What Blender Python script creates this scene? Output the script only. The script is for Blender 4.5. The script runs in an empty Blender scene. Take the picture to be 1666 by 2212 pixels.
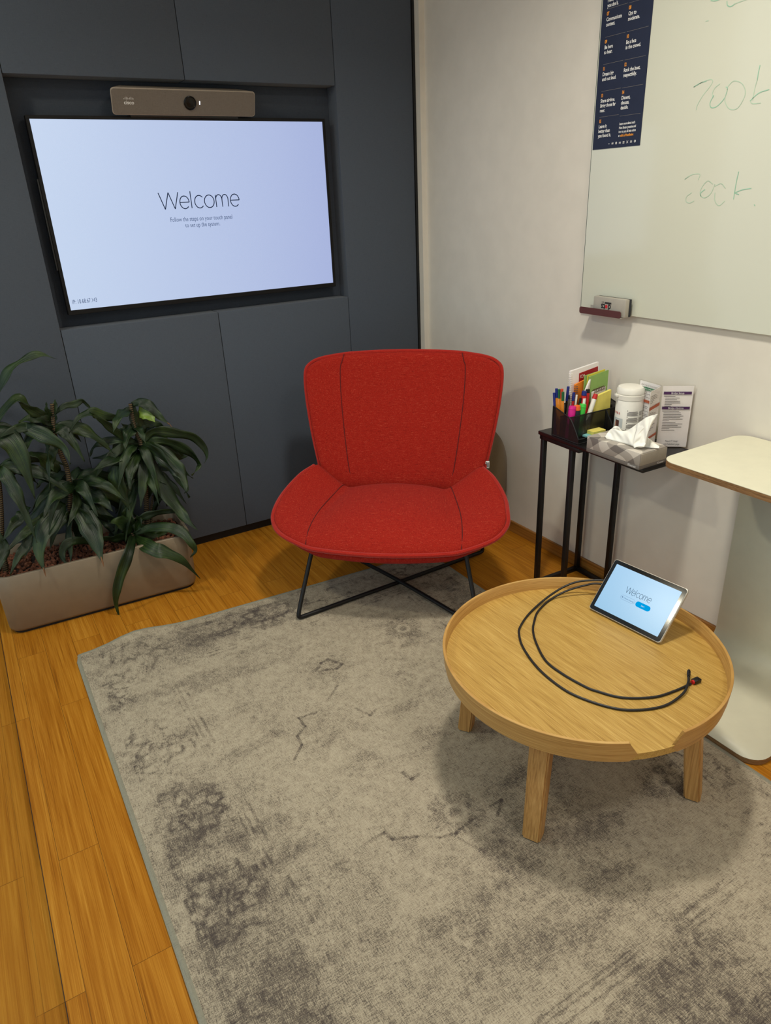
import bpy, bmesh, math, random
import numpy as np
from mathutils import Vector as V, Matrix, Euler
random.seed(7); rng = np.random.default_rng(7)
SC = bpy.context.scene
COL = SC.collection
PI = math.pi

# ------------------------------------------------------------------ camera model (fitted to the photograph)
W, H = 1666, 2212
FPX, PAN, PITCH, ROLL = 1519.08, 0.5236, 0.4214, -0.0454
CAM = V((-1.8873, -2.8766, 1.4026))
_f = V((math.sin(PAN)*math.cos(PITCH), math.cos(PAN)*math.cos(PITCH), -math.sin(PITCH)))
_r0 = V((math.cos(PAN), -math.sin(PAN), 0)); _u0 = _r0.cross(_f)
CR = math.cos(ROLL)*_r0 + math.sin(ROLL)*_u0
CU = -math.sin(ROLL)*_r0 + math.cos(ROLL)*_u0
def ray(u, v): return _f + (u-W/2)/FPX*CR - (v-H/2)/FPX*CU
def at_z(u, v, z): d = ray(u, v); return CAM + d*((z-CAM.z)/d.z)
def at_y(u, v, y): d = ray(u, v); return CAM + d*((y-CAM.y)/d.y)
def at_x(u, v, x): d = ray(u, v); return CAM + d*((x-CAM.x)/d.x)
XR = 0.0387          # right wall plane
XG = -2.035          # glass plane
cam = bpy.data.cameras.new('camera'); cam_o = bpy.data.objects.new('camera', cam); COL.objects.link(cam_o)
cam.sensor_fit = 'VERTICAL'; cam.sensor_height = 24; cam.lens = FPX/H*24; cam.clip_start = .02
cam_o.matrix_world = Matrix(((CR.x, CU.x, -_f.x, CAM.x), (CR.y, CU.y, -_f.y, CAM.y), (CR.z, CU.z, -_f.z, CAM.z), (0, 0, 0, 1)))
SC.camera = cam_o

# ------------------------------------------------------------------ materials
def lin(c): return tuple(((x/255+.055)/1.055)**2.4 if x > 10 else x/255/12.92 for x in c)
def L4(c): return (*lin(c), 1)
class N:                                   # tiny node helper
    def __init__(s, name):
        s.m = bpy.data.materials.new(name); s.m.use_nodes = True; s.t = s.m.node_tree; s.t.nodes.clear()
        s.out = s.n('ShaderNodeOutputMaterial')
    def n(s, k, **p):
        o = s.t.nodes.new(k)
        for a, b in p.items(): setattr(o, a, b)
        return o
    def l(s, a, b): s.t.links.new(a, b)
    def val(s, sock, v):
        if hasattr(v, 'is_output'): s.l(v, sock)
        else: sock.default_value = v
    def math(s, op, a, b=0., c=None, clamp=False):
        o = s.n('ShaderNodeMath', operation=op, use_clamp=clamp); s.val(o.inputs[0], a); s.val(o.inputs[1], b)
        if c is not None: s.val(o.inputs[2], c)
        return o.outputs[0]
    def coord(s, scale=(1, 1, 1), rot=(0, 0, 0), kind='Object', loc=(0, 0, 0)):
        t = s.n('ShaderNodeTexCoord'); m = s.n('ShaderNodeMapping'); s.l(t.outputs[kind], m.inputs[0])
        m.inputs['Scale'].default_value = scale; m.inputs['Rotation'].default_value = rot; m.inputs['Location'].default_value = loc
        return m.outputs[0]
    def noise(s, vec, scale=5., detail=3., rough=.5, dist=0.):
        o = s.n('ShaderNodeTexNoise'); s.l(vec, o.inputs['Vector']); o.inputs['Scale'].default_value = scale
        o.inputs['Detail'].default_value = detail; o.inputs['Roughness'].default_value = rough; o.inputs['Distortion'].default_value = dist
        return o.outputs['Fac']
    def ramp(s, fac, stops):
        o = s.n('ShaderNodeValToRGB'); s.l(fac, o.inputs[0]); e = o.color_ramp.elements
        while len(e) < len(stops): e.new(.5)
        for q, (p, c) in zip(e, stops): q.position = p; q.color = c if len(c) == 4 else L4(c)
        return o.outputs[0]
    def rng(s, fac, a, b, c=0., d=1.):
        o = s.n('ShaderNodeMapRange'); s.l(fac, o.inputs[0])
        for i, x in enumerate((a, b, c, d)): o.inputs[i+1].default_value = x
        return o.outputs[0]
    def mix(s, fac, a, b, mode='MIX'):
        o = s.n('ShaderNodeMix', data_type='RGBA', blend_type=mode); s.val(o.inputs[0], fac); s.val(o.inputs[6], a); s.val(o.inputs[7], b)
        return o.outputs[2]
    def bsdf(s, col, rough=.5, metal=0., coat=0., spec=.5, bump=None, bs=.2, bd=.001, sheen=0., emit=None, es=0., sss=0.):
        b = s.n('ShaderNodeBsdfPrincipled'); s.val(b.inputs['Base Color'], col); s.val(b.inputs['Roughness'], rough)
        b.inputs['Metallic'].default_value = metal; b.inputs['Coat Weight'].default_value = coat; b.inputs['Specular IOR Level'].default_value = spec
        b.inputs['Coat Roughness'].default_value = .08
        b.inputs['Sheen Weight'].default_value = sheen
        if emit is not None: s.val(b.inputs['Emission Color'], emit); b.inputs['Emission Strength'].default_value = es
        if bump is not None:
            u = s.n('ShaderNodeBump'); u.inputs['Strength'].default_value = bs; u.inputs['Distance'].default_value = bd
            s.l(bump, u.inputs['Height']); s.l(u.outputs[0], b.inputs['Normal'])
        s.l(b.outputs[0], s.out.inputs[0]); return s.m
def plain(name, c, rough=.5, metal=0., var=.05, scale=30., **k):
    n = N(name); f = n.noise(n.coord(), scale, 3)
    a = [min(255, x*(1-var)) for x in c]; b = [min(255, x*(1+var)) for x in c]
    return n.bsdf(n.ramp(f, [(.3, a), (.7, b)]), rough, metal, **k)
def m_wood(name, grain='Y', dark=(150, 108, 50), mid=(190, 146, 78), light=(214, 172, 104), fine=320., rough=.45, rotz=0., coat=0., kind='Object'):
    n = N(name); lo = fine/45
    sc = {'X': (lo, fine, fine), 'Y': (fine, lo, fine), 'Z': (fine, fine, lo)}[grain]
    a = n.noise(n.coord(sc, (0, 0, rotz), kind), 1., 3, .6); sc2 = tuple(x*.16 for x in sc)
    b = n.noise(n.coord(sc2, (0, 0, rotz), kind), 1., 3, .55, .4)
    f = n.math('ADD', n.math('MULTIPLY', a, .72), n.math('MULTIPLY', b, .28))
    return n.bsdf(n.ramp(f, [(.33, dark), (.5, mid), (.66, light)]), rough, bump=a, bs=.15, bd=.0006, coat=coat)
def m_weave(name, base, hi, lo, s=520., rough=.9, sheen=.2, amount=1.):
    n = N(name)
    h = n.noise(n.coord((s*.07, s, s)), 1., 2, .6); v = n.noise(n.coord((s, s, s*.07)), 1., 2, .6); d = n.noise(n.coord((s, s*.07, s)), 1., 2, .6)
    f = n.math('MAXIMUM', n.math('MAXIMUM', h, v), d); k = n.math('MINIMUM', n.math('MINIMUM', h, v), d)
    c = n.mix(n.math('MULTIPLY', n.rng(f, .62, .80), amount), L4(base), L4(hi)); c = n.mix(n.math('MULTIPLY', n.rng(k, .40, .26), amount), c, L4(lo))
    return n.bsdf(c, rough, spec=.2, sheen=sheen, bump=n.math('ADD', h, v), bs=.35, bd=.0012)

M = {}
M['wall'] = plain('wall_paint', (222, 215, 202), .85, var=.012, scale=14, spec=.2)
M['ceiling'] = plain('ceiling_paint', (238, 234, 224), .9, var=.01)
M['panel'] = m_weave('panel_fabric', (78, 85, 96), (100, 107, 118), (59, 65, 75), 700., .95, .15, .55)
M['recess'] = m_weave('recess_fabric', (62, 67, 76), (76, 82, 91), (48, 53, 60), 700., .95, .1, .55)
M['black'] = plain('black_metal', (20, 19, 20), .45, .2)
M['blackp'] = plain('black_plastic', (16, 15, 16), .35)
M['blackr'] = plain('black_rubber', (22, 20, 19), .5)
M['chair_fabric'] = m_weave('red_fabric', (153, 28, 16), (202, 88, 62), (112, 13, 8), 560., .92, .03)
M['piping'] = m_weave('red_piping', (164, 30, 18), (196, 66, 48), (124, 15, 9), 700., .9)
M['seam'] = plain('red_seam', (88, 12, 10), .9)
M['pouf'] = m_weave('pouf_fabric', (112, 96, 72), (126, 110, 86), (94, 80, 60), 800., .95, .1, .5)
M['oak_top'] = m_wood('oak_top', 'Y', (152, 113, 46), (183, 145, 71), (204, 168, 96), 560, .42, rotz=.148)
M['oak_rim'] = m_wood('oak_rim', 'X', (156, 112, 54), (186, 142, 76), (204, 164, 98), 420, .45, rotz=.16, kind='UV')
M['oak_leg'] = m_wood('oak_leg', 'Z', (150, 106, 54), (182, 136, 76), (200, 156, 94), 260, .45)
def m_ply():
    n = N('plywood_edge'); a = n.noise(n.coord((6, 6, 620)), 1., 2, .6); b = n.noise(n.coord((60, 60, 500)), 1., 3, .6)
    return n.bsdf(n.ramp(n.math('ADD', n.math('MULTIPLY', a, .6), n.math('MULTIPLY', b, .4)), [(.33, (96, 66, 38)), (.5, (132, 97, 58)), (.66, (160, 124, 82))]), .6)
M['ply_edge'] = m_ply()
M['laminate'] = plain('cream_laminate', (219, 215, 190), .38, var=.01)
M['skirting'] = m_wood('skirting_wood', 'Y', (120, 76, 26), (156, 104, 42), (176, 124, 58), 180, .4)
M['planter'] = plain('taupe_metal', (138, 124, 104), .38, .35, var=.02)
M['base_black'] = plain('base_black', (12, 12, 13), .6)
M['clay'] = plain('clay_granule', (104, 62, 42), .95, var=.25, scale=60)
M['soil'] = plain('dark_soil', (40, 26, 18), .95, var=.2)
def m_leaf():
    n = N('leaf_green'); a = n.noise(n.coord((1, 1, 1)), 14., 3); u = n.n('ShaderNodeUVMap')
    s = n.n('ShaderNodeMapping'); n.l(u.outputs[0], s.inputs[0]); s.inputs['Scale'].default_value = (26, 1.2, 1)
    b = n.noise(s.outputs[0], 1., 2)
    f = n.math('ADD', n.math('MULTIPLY', a, .5), n.math('MULTIPLY', b, .5))
    c = n.ramp(f, [(.32, (10, 20, 9)), (.5, (26, 44, 19)), (.70, (64, 84, 34))])
    return n.bsdf(c, .36, spec=.38, bump=b, bs=.5, bd=.003)
M['leaf'] = m_leaf()
M['leaf_tip'] = plain('dry_leaf_tip', (120, 84, 56), .8)
M['leaf_lit'] = plain('lit_leaf', (104, 128, 40), .4, var=.15)  # yellowish leaf with the light falling on it put into the colour
def m_stem():
    n = N('ringed_stem'); w = n.n('ShaderNodeTexWave', wave_type='BANDS', bands_direction='Z'); n.l(n.coord(), w.inputs[0]); w.inputs['Scale'].default_value = 40; w.inputs['Distortion'].default_value = 1.5
    return n.bsdf(n.ramp(w.outputs['Fac'], [(.45, (36, 27, 19)), (.78, (58, 46, 30)), (.95, (126, 106, 66))]), .7)
M['stem'] = m_stem()
M['alu'] = plain('taupe_aluminium', (150, 138, 124), .45, .35, var=.02)
M['grille'] = m_weave('speaker_cloth', (116, 107, 98), (134, 124, 114), (96, 88, 80), 1100., .9, .05, .8)
M['lens'] = plain('lens_glass', (12, 9, 9), .22, spec=.3)
M['silver'] = plain('silver_plastic', (196, 190, 178), .35, .3, var=.02)
M['white'] = plain('white_plastic', (236, 232, 220), .35, var=.015)
M['paper'] = plain('white_paper', (238, 232, 228), .8, var=.01)
M['tissue'] = plain('tissue_paper', (246, 244, 234), .95, var=.01)
M['print_grey'] = plain('grey_print', (118, 112, 108), .8)
M['print_black'] = plain('black_print', (38, 34, 36), .8)
M['print_white'] = plain('white_print', (232, 230, 226), .7)
M['print_orange'] = plain('orange_print', (226, 146, 50), .7)
M['print_red'] = plain('red_print', (200, 44, 50), .7)
M['print_green'] = plain('green_print', (44, 112, 72), .7)
M['print_rust'] = plain('rust_print', (178, 92, 62), .7)
M['print_purple'] = plain('purple_print', (72, 34, 84), .7)
M['navy'] = plain('navy_poster', (26, 34, 58), .55, var=.03)
M['marker_ink'] = plain('faded_green_ink', (182, 204, 180), .6)
M['marker_ink2'] = plain('green_ink', (150, 196, 168), .6)
def hue(name, c, r=.4): M[name] = plain(name, c, r, var=.03)
hue('blue_pl', (24, 40, 120)); hue('green_pl', (26, 96, 56)); hue('redor_pl', (206, 66, 36)); hue('orange_pl', (226, 142, 44)); hue('red_pl', (196, 32, 34))
hue('pink_pl', (216, 30, 140)); hue('lime_pl', (72, 204, 72)); hue('hlor_pl', (240, 108, 40)); hue('teal_dark', (34, 48, 54)); hue('yellow_paper', (238, 222, 112), .8)
hue('blue_paper', (128, 192, 196), .8); hue('green_card', (142, 178, 98), .75); hue('yellow_card', (220, 206, 70), .75); hue('red_cover', (164, 28, 32), .5); hue('orange_cover', (232, 132, 40), .5)
hue('brown_hair', (84, 46, 34), .7); hue('skin', (214, 168, 140), .7); hue('photo_bg', (198, 202, 198), .6); hue('grey_body', (86, 76, 74), .35); hue('maroon', (88, 50, 48), .4)
M['felt'] = plain('eraser_grey', (168, 162, 150), .7, var=.03); M['felt_dark'] = plain('eraser_felt', (46, 48, 52), .95)
def m_glass(name, tint=(.93, .96, .95), ior=1.45, rough=0.):
    n = N(name); fr = n.n('ShaderNodeFresnel'); fr.inputs[0].default_value = ior
    t = n.n('ShaderNodeBsdfTransparent'); t.inputs[0].default_value = (*tint, 1); g = n.n('ShaderNodeBsdfGlossy'); g.inputs['Roughness'].default_value = rough
    ge = n.n('ShaderNodeNewGeometry'); fk = n.math('MULTIPLY', fr.outputs[0], n.math('SUBTRACT', 1., ge.outputs['Backfacing']))
    x = n.n('ShaderNodeMixShader'); n.l(fk, x.inputs[0]); n.l(t.outputs[0], x.inputs[1]); n.l(g.outputs[0], x.inputs[2]); n.l(x.outputs[0], n.out.inputs[0]); return n.m
M['glass'] = m_glass('clear_glass'); M['acrylic'] = m_glass('clear_acrylic', (.96, .96, .96), 1.3)
def m_mesh():
    n = N('wire_mesh'); t = n.n('ShaderNodeTexCoord'); s = n.n('ShaderNodeSeparateXYZ'); n.l(t.outputs['Object'], s.inputs[0])
    h = n.math('ADD', s.outputs[0], s.outputs[1])
    p = n.math('ADD', h, s.outputs[2]); q = n.math('SUBTRACT', h, s.outputs[2])
    k = 2*PI/.0042
    a = n.math('MULTIPLY', n.math('SINE', n.math('MULTIPLY', p, k)), n.math('SINE', n.math('MULTIPLY', q, k)))
    hole = n.math('GREATER_THAN', n.math('ABSOLUTE', a), .78)
    b = n.n('ShaderNodeBsdfPrincipled'); b.inputs['Base Color'].default_value = L4((24, 22, 23)); b.inputs['Roughness'].default_value = .4
    tr = n.n('ShaderNodeBsdfTransparent'); x = n.n('ShaderNodeMixShader'); n.l(hole, x.inputs[0]); n.l(b.outputs[0], x.inputs[1]); n.l(tr.outputs[0], x.inputs[2]); n.l(x.outputs[0], n.out.inputs[0]); return n.m
M['mesh'] = m_mesh()
def m_screen(name, c1, c2, strength, axis):
    n = N(name); g = n.n('ShaderNodeTexCoord'); s = n.n('ShaderNodeSeparateXYZ'); n.l(g.outputs['Generated'], s.inputs[0])
    c = n.ramp(s.outputs[axis], [(.0, c1), (1., c2)])
    b = n.n('ShaderNodeBsdfPrincipled'); b.inputs['Base Color'].default_value = (.01, .01, .012, 1); b.inputs['Roughness'].default_value = .25
    n.l(c, b.inputs['Emission Color']); b.inputs['Emission Strength'].default_value = strength; n.l(b.outputs[0], n.out.inputs[0]); return n.m
M['tv_screen'] = m_screen('tv_screen', (206, 224, 252), (176, 190, 234), .86, 0)
M['tab_screen'] = m_screen('tablet_screen', (152, 202, 238), (164, 210, 246), .88, 1)
def m_emit(name, c, s):
    n = N(name); e = n.n('ShaderNodeEmission'); e.inputs[0].default_value = L4(c); e.inputs[1].default_value = s; n.l(e.outputs[0], n.out.inputs[0]); return n.m
M['ui_dark'] = m_emit('screen_text_dark', (22, 34, 58), 1.); M['ui_grey'] = m_emit('screen_text_grey', (70, 88, 124), 1.)
M['ui_light'] = m_emit('screen_text_light', (104, 134, 168), 1.)
M['ui_blue'] = m_emit('screen_button_blue', (0, 158, 226), 1.); M['ui_white'] = m_emit('screen_text_white', (216, 238, 250), 1.); M['led'] = m_emit('led_white', (230, 236, 255), 4.)
M['lamp'] = m_emit('lamp_diffuser', (255, 232, 196), 14.)
def m_floor():
    n = N('bamboo_floor'); v = n.coord((1, 1, 1), (0, 0, PI/2), 'Object', (.13, .0, 0))
    bt = n.n('ShaderNodeTexBrick'); n.l(v, bt.inputs[0]); bt.offset = .37; bt.squash = 1.
    for k, x in (('Scale', 1.), ('Mortar Size', .0007), ('Mortar Smooth', .3), ('Bias', 0.), ('Brick Width', .96), ('Row Height', .0905)): bt.inputs[k].default_value = x
    bt.inputs['Color1'].default_value = (0, 0, 0, 1); bt.inputs['Color2'].default_value = (1, 1, 1, 1); bt.inputs['Mortar'].default_value = (.5, .5, .5, 1)
    pl = n.n('ShaderNodeSeparateColor'); n.l(bt.outputs['Color'], pl.inputs[0]); pid = pl.outputs[0]
    off = n.n('ShaderNodeCombineXYZ'); n.l(n.math('MULTIPLY', pid, 37.), off.inputs[1])
    def strand(sx, sy):
        vv = n.n('ShaderNodeVectorMath', operation='ADD'); n.l(n.coord((sx, sy, 1)), vv.inputs[0]); n.l(off.outputs[0], vv.inputs[1]); return vv.outputs[0]
    a = n.noise(strand(520, 5), 1., 3, .6); b = n.noise(strand(90, 2.5), 1., 3, .6, .3); c = n.noise(strand(12, 1.), 1., 2)
    f = n.math('ADD', n.math('ADD', n.math('MULTIPLY', a, .45), n.math('MULTIPLY', b, .40)), n.math('MULTIPLY', c, .2))
    f = n.math('ADD', f, n.math('MULTIPLY', n.math('SUBTRACT', pid, .5), .04))
    col = n.ramp(f, [(.30, (114, 63, 8)), (.46, (163, 101, 22)), (.60, (187, 126, 38)), (.75, (210, 154, 64))])
    col = n.mix(n.math('MULTIPLY', bt.outputs['Fac'], .75), col, L4((66, 36, 10)))
    return n.bsdf(col, n.rng(b, .3, .7, .36, .5), spec=.12, bump=a, bs=.12, bd=.0008)
M['floor'] = m_floor()
def m_rug():
    n = N('rug_pile'); at = n.n('ShaderNodeAttribute', attribute_name='motif'); d = at.outputs['Fac']
    h = n.noise(n.coord((44, 620, 1)), 1., 3, .65); v = n.noise(n.coord((620, 44, 1)), 1., 3, .65); k = n.noise(n.coord(), 420., 2, .6)
    hv = n.math('MAXIMUM', h, v); lv = n.math('MINIMUM', h, v)
    t = n.math('ADD', n.math('MULTIPLY', n.rng(h, .3, .7), .5), n.math('MULTIPLY', n.rng(v, .3, .7), .5))
    f = n.math('ADD', n.math('MULTIPLY', n.math('SUBTRACT', d, .42), 1.05), n.math('MULTIPLY', n.math('SUBTRACT', t, .5), 1.15))
    f = n.math('ADD', f, n.math('MULTIPLY', n.math('SUBTRACT', k, .5), 1.2))
    col = n.ramp(n.rng(f, -.55, .62), [(.0, (186, 174, 151)), (.40, (164, 152, 131)), (.64, (120, 110, 96)), (1., (78, 70, 66))])
    return n.bsdf(col, .95, spec=.15, bump=hv, bs=.4, bd=.002)
M['rug'] = m_rug(); M['binding'] = m_weave('rug_binding', (142, 139, 122), (158, 155, 138), (122, 119, 104), 500., .95, .0)
def m_tissuebox():
    n = N('tissue_box_print'); sp_ = n.n('ShaderNodeSeparateXYZ'); tc_ = n.n('ShaderNodeTexCoord'); n.l(tc_.outputs['Object'], sp_.inputs[0])
    X_, Y_, Z_ = sp_.outputs[0], sp_.outputs[1], sp_.outputs[2]
    h1 = n.math('ADD', n.math('MULTIPLY', Y_, 62.), n.math('ADD', n.math('MULTIPLY', X_, 48.), n.math('MULTIPLY', Z_, 75.)))
    h2 = n.math('ADD', n.math('MULTIPLY', Y_, 58.), n.math('SUBTRACT', n.math('MULTIPLY', X_, -44.), n.math('MULTIPLY', Z_, 80.)))
    h2 = n.math('ADD', h2, n.math('MULTIPLY', n.math('SINE', n.math('MULTIPLY', h1, .55)), 1.1))
    a = n.math('GREATER_THAN', n.math('SINE', h1), .1); b = n.math('GREATER_THAN', n.math('SINE', h2), .15)
    f = n.math('ADD', n.math('MULTIPLY', a, .45), n.math('MULTIPLY', b, .4))
    return n.bsdf(n.ramp(f, [(.0, (206, 198, 186)), (.42, (164, 156, 146)), (.47, (150, 143, 134)), (.9, (112, 105, 100))]), .5)
M['tbox'] = m_tissuebox(); M['tbox_plain'] = plain('tissue_box_taupe', (160, 152, 138), .45, var=.02); M['tbox_dark'] = plain('tissue_box_band', (110, 104, 98), .5, var=.02)

# ------------------------------------------------------------------ mesh builder
class MB:
    def __init__(s): s.v = []; s.f = []; s.uv = None
    def add(s, vs, fs):
        k = len(s.v); s.v += [V(p) for p in vs]; s.f += [tuple(i+k for i in f) for f in fs]; return s
    def bm(s, b, mat=None):
        b.verts.index_update(); s.add([(mat @ x.co if mat else x.co.copy()) for x in b.verts], [[x.index for x in f.verts] for f in b.faces]); b.free(); return s
    def box(s, lo, hi, bev=0., seg=2, mat=None):
        b = bmesh.new(); bmesh.ops.create_cube(b, size=1)
        for x in b.verts: x.co = V([lo[i]+(x.co[i]+.5)*(hi[i]-lo[i]) for i in range(3)])
        if bev: bmesh.ops.bevel(b, geom=b.edges[:], offset=bev, segments=seg, affect='EDGES', profile=.5)
        return s.bm(b, mat)
    def prism(s, pts, z0, z1, bev=0., seg=2, mat=None):
        b = bmesh.new(); vs = [b.verts.new((p[0], p[1], z0)) for p in pts]; f = b.faces.new(vs); b.normal_update()
        if f.normal.z > 0: f.normal_flip()
        r = bmesh.ops.extrude_face_region(b, geom=[f]); up = [x for x in r['geom'] if isinstance(x, bmesh.types.BMVert)]
        for x in up: x.co.z = z1
        if bev:
            es = [e for e in b.edges if abs(e.verts[0].co.z-e.verts[1].co.z) < 1e-7]
            bmesh.ops.bevel(b, geom=es, offset=bev, segments=seg, affect='EDGES', profile=.5)
        return s.bm(b, mat)
    def tube(s, pts, r, seg=10, closed=False, cap=True):
        pts = [V(p) for p in pts]; n = len(pts); rs = r if isinstance(r, (list, tuple)) else [r]*n; k = len(s.v); prev = None
        for i, p in enumerate(pts):
            a = pts[(i-1) % n] if (closed or i) else p; b = pts[(i+1) % n] if (closed or i < n-1) else p
            t = (b-a).normalized()
            if prev is None:
                prev = t.orthogonal().normalized()
            prev = (prev - t*prev.dot(t)).normalized(); q = t.cross(prev)
            for j in range(seg): an = 2*PI*j/seg; s.v.append(p + (prev*math.cos(an)+q*math.sin(an))*rs[i])
        m = n if closed else n-1
        for i in range(m):
            for j in range(seg):
                a = k+i*seg+j; b = k+i*seg+(j+1) % seg; c = k+((i+1) % n)*seg+(j+1) % seg; d = k+((i+1) % n)*seg+j; s.f.append((a, b, c, d))
        if cap and not closed: s.f.append(tuple(k+j for j in range(seg))[::-1]); s.f.append(tuple(k+(n-1)*seg+j for j in range(seg)))
        return s
    def lathe(s, prof, c=(0, 0, 0), seg=32):
        k = len(s.v); n = len(prof)
        for (r, z) in prof:
            for j in range(seg): a = 2*PI*j/seg; s.v.append(V((c[0]+r*math.cos(a), c[1]+r*math.sin(a), c[2]+z)))
        for i in range(n-1):
            for j in range(seg): s.f.append((k+i*seg+j, k+i*seg+(j+1) % seg, k+(i+1)*seg+(j+1) % seg, k+(i+1)*seg+j))
        s.f.append(tuple(k+j for j in range(seg))[::-1]); s.f.append(tuple(k+(n-1)*seg+j for j in range(seg))); return s
    def grid(s, rows):
        k = len(s.v); R = len(rows); Cn = len(rows[0])
        for r in rows: s.v += [V(p) for p in r]
        for i in range(R-1):
            for j in range(Cn-1): s.f.append((k+i*Cn+j, k+i*Cn+j+1, k+(i+1)*Cn+j+1, k+(i+1)*Cn+j))
        return s
    def ribbon(s, pts, w, nrm):
        pts = [V(p) for p in pts]; nrm = V(nrm); rows = []
        for i, p in enumerate(pts):
            t = (pts[min(i+1, len(pts)-1)]-pts[max(i-1, 0)]).normalized(); sd = t.cross(nrm).normalized(); rows.append([p-sd*w/2, p+sd*w/2])
        return s.grid(rows)
    def text(s, txt, size, org, xd, yd, align='LEFT', sx=1., off=0., spacing=1.):
        cu = bpy.data.curves.new('t', 'FONT'); cu.body = txt; cu.size = size; cu.align_x = align; cu.offset = off; cu.resolution_u = 3; cu.space_character = spacing
        o = bpy.data.objects.new('t', cu); COL.objects.link(o); dg = bpy.context.evaluated_depsgraph_get(); dg.update()
        me = bpy.data.meshes.new_from_object(o.evaluated_get(dg)); xd, yd, org = V(xd), V(yd), V(org)
        s.add([org+xd*(p.co.x*sx)+yd*p.co.y for p in me.vertices], [list(p.vertices) for p in me.polygons])
        bpy.data.objects.remove(o); bpy.data.curves.remove(cu); bpy.data.meshes.remove(me); return s
MW = {}
def wm(o): return MW.get(o.name, Matrix.Identity(4))
def obj(name, mb, mat, parent=None, world=False, smooth=True, sub=0, angle=35, fixn=True):
    me = bpy.data.meshes.new(name); inv = wm(parent).inverted() if (world and parent) else None
    vs = [tuple(inv @ p if inv else p) for p in mb.v]
    me.from_pydata(vs, [], mb.f)
    if mb.uv:
        u = me.uv_layers.new(name='UVMap')
        for lp in me.loops: u.data[lp.index].uv = mb.uv[lp.vertex_index]
    if fixn:
        b = bmesh.new(); b.from_mesh(me); bmesh.ops.recalc_face_normals(b, faces=b.faces[:]); b.to_mesh(me); b.free()
    me.materials.append(mat)
    if smooth: me.polygons.foreach_set('use_smooth', [True]*len(me.polygons))
    me.validate(); me.update()
    o = bpy.data.objects.new(name, me); COL.objects.link(o)
    if parent: o.parent = parent; MW[o.name] = wm(parent)
    if smooth and not sub:
        me.set_sharp_from_angle(angle=math.radians(angle))
    if sub: q = o.modifiers.new('sub', 'SUBSURF'); q.levels = sub; q.render_levels = sub
    return o
def tag(o, label, cat, group=None, kind=None):
    if label: o['label'] = label
    if cat: o['category'] = cat
    if group: o['group'] = group
    if kind: o['kind'] = kind
    return o
def thing(name, label, cat, loc, rotz=0., group=None, rot=None):
    o = bpy.data.objects.new(name, None); COL.objects.link(o); o.location = loc
    o.rotation_euler = rot if rot else (0, 0, rotz); o.empty_display_size = .05
    MW[o.name] = Matrix.Translation(V(loc)) @ Euler(rot if rot else (0, 0, rotz)).to_matrix().to_4x4()
    return tag(o, label, cat, group)
def struct(name, mb, mat, label, cat, parent=None, **k):
    o = obj(name, mb, mat, parent, **k); o['kind'] = 'structure'
    if not parent: tag(o, label, cat)
    return o
def crom(pts, n=8, closed=False):
    pts = [V(p) for p in pts]; m = len(pts); out = []
    for i in range(m if closed else m-1):
        p0 = pts[(i-1) % m] if (closed or i) else pts[0]*2-pts[1]; p1 = pts[i]; p2 = pts[(i+1) % m]; p3 = pts[(i+2) % m] if (closed or i < m-2) else pts[-1]*2-pts[-2]
        for k in range(n):
            t = k/n; out.append(.5*((2*p1)+(p2-p0)*t+(2*p0-5*p1+4*p2-p3)*t*t+(3*p1-p0-3*p2+p3)*t**3))
    if not closed: out.append(pts[-1])
    return out
def rrect(x0, y0, x1, y1, r, n=6):
    out = []
    for cx, cy, a0 in ((x1-r, y1-r, 0), (x0+r, y1-r, 90), (x0+r, y0+r, 180), (x1-r, y0+r, 270)):
        for k in range(n+1): a = math.radians(a0+90*k/n); out.append((cx+r*math.cos(a), cy+r*math.sin(a)))
    return out
def disc(mb, c, xd, yd, r, seg=16, r2=None):
    c, xd, yd = V(c), V(xd), V(yd); r2 = r2 or r
    mb.add([c+xd*(r*math.cos(2*PI*k/seg))+yd*(r2*math.sin(2*PI*k/seg)) for k in range(seg)], [list(range(seg))])
def rect(mb, org, xd, yd, x0, y0, x1, y1):
    org, xd, yd = V(org), V(xd), V(yd); mb.add([org+xd*x0+yd*y0, org+xd*x1+yd*y0, org+xd*x1+yd*y1, org+xd*x0+yd*y1], [(0, 1, 2, 3)])

# ================================================================== THE SETTING
struct('floor', MB().box((-4.6, -4.2, -.05), (.16, .14, 0)), M['floor'], 'golden brown strand bamboo plank floor', 'floor', smooth=False)
struct('wall_right', MB().box((XR, -3.7, 0), (.16, .14, 2.6)), M['wall'], 'white painted wall behind the whiteboard', 'wall', smooth=False)
struct('wall_front', MB().box((XG, -3.8, 0), (.16, -3.7, 2.6)), M['wall'], 'white painted wall behind the viewer', 'wall', smooth=False)
struct('ceiling', MB().box((-2.2, -3.8, 2.5), (.16, .14, 2.6)), M['ceiling'], 'white painted ceiling above the room', 'ceiling', smooth=False)
struct('baseboard_right', MB().box((XR-.012, -3.7, 0), (XR, -.036, .049), .0015), M['skirting'], 'low wooden baseboard along the white wall', 'baseboard', smooth=False)
struct('window_1', MB().box((XG-.006, -3.7, 0), (XG+.006, .0, 2.5)), M['glass'], 'full height clear glass partition on the left side of the room', 'glass wall', smooth=False)
struct('trim_4', MB().box((XG+.0060, -3.7, 0), (XG+.0068, 0, .0012)), M['base_black'], 'thin black seal along the foot of the glass partition', 'trim', smooth=False)
struct('trim_1', MB().box((.0005, -.004, .045), (.0115, .09, 2.5)), M['base_black'], 'slim black edge strip closing the dark fabric panel wall', 'trim', smooth=False)
struct('trim_2', MB().box((.0125, -.036, 0), (XR, .10, 2.5)), M['wall'], 'narrow white painted strip between dark panels and white wall', 'trim', smooth=False)
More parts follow.
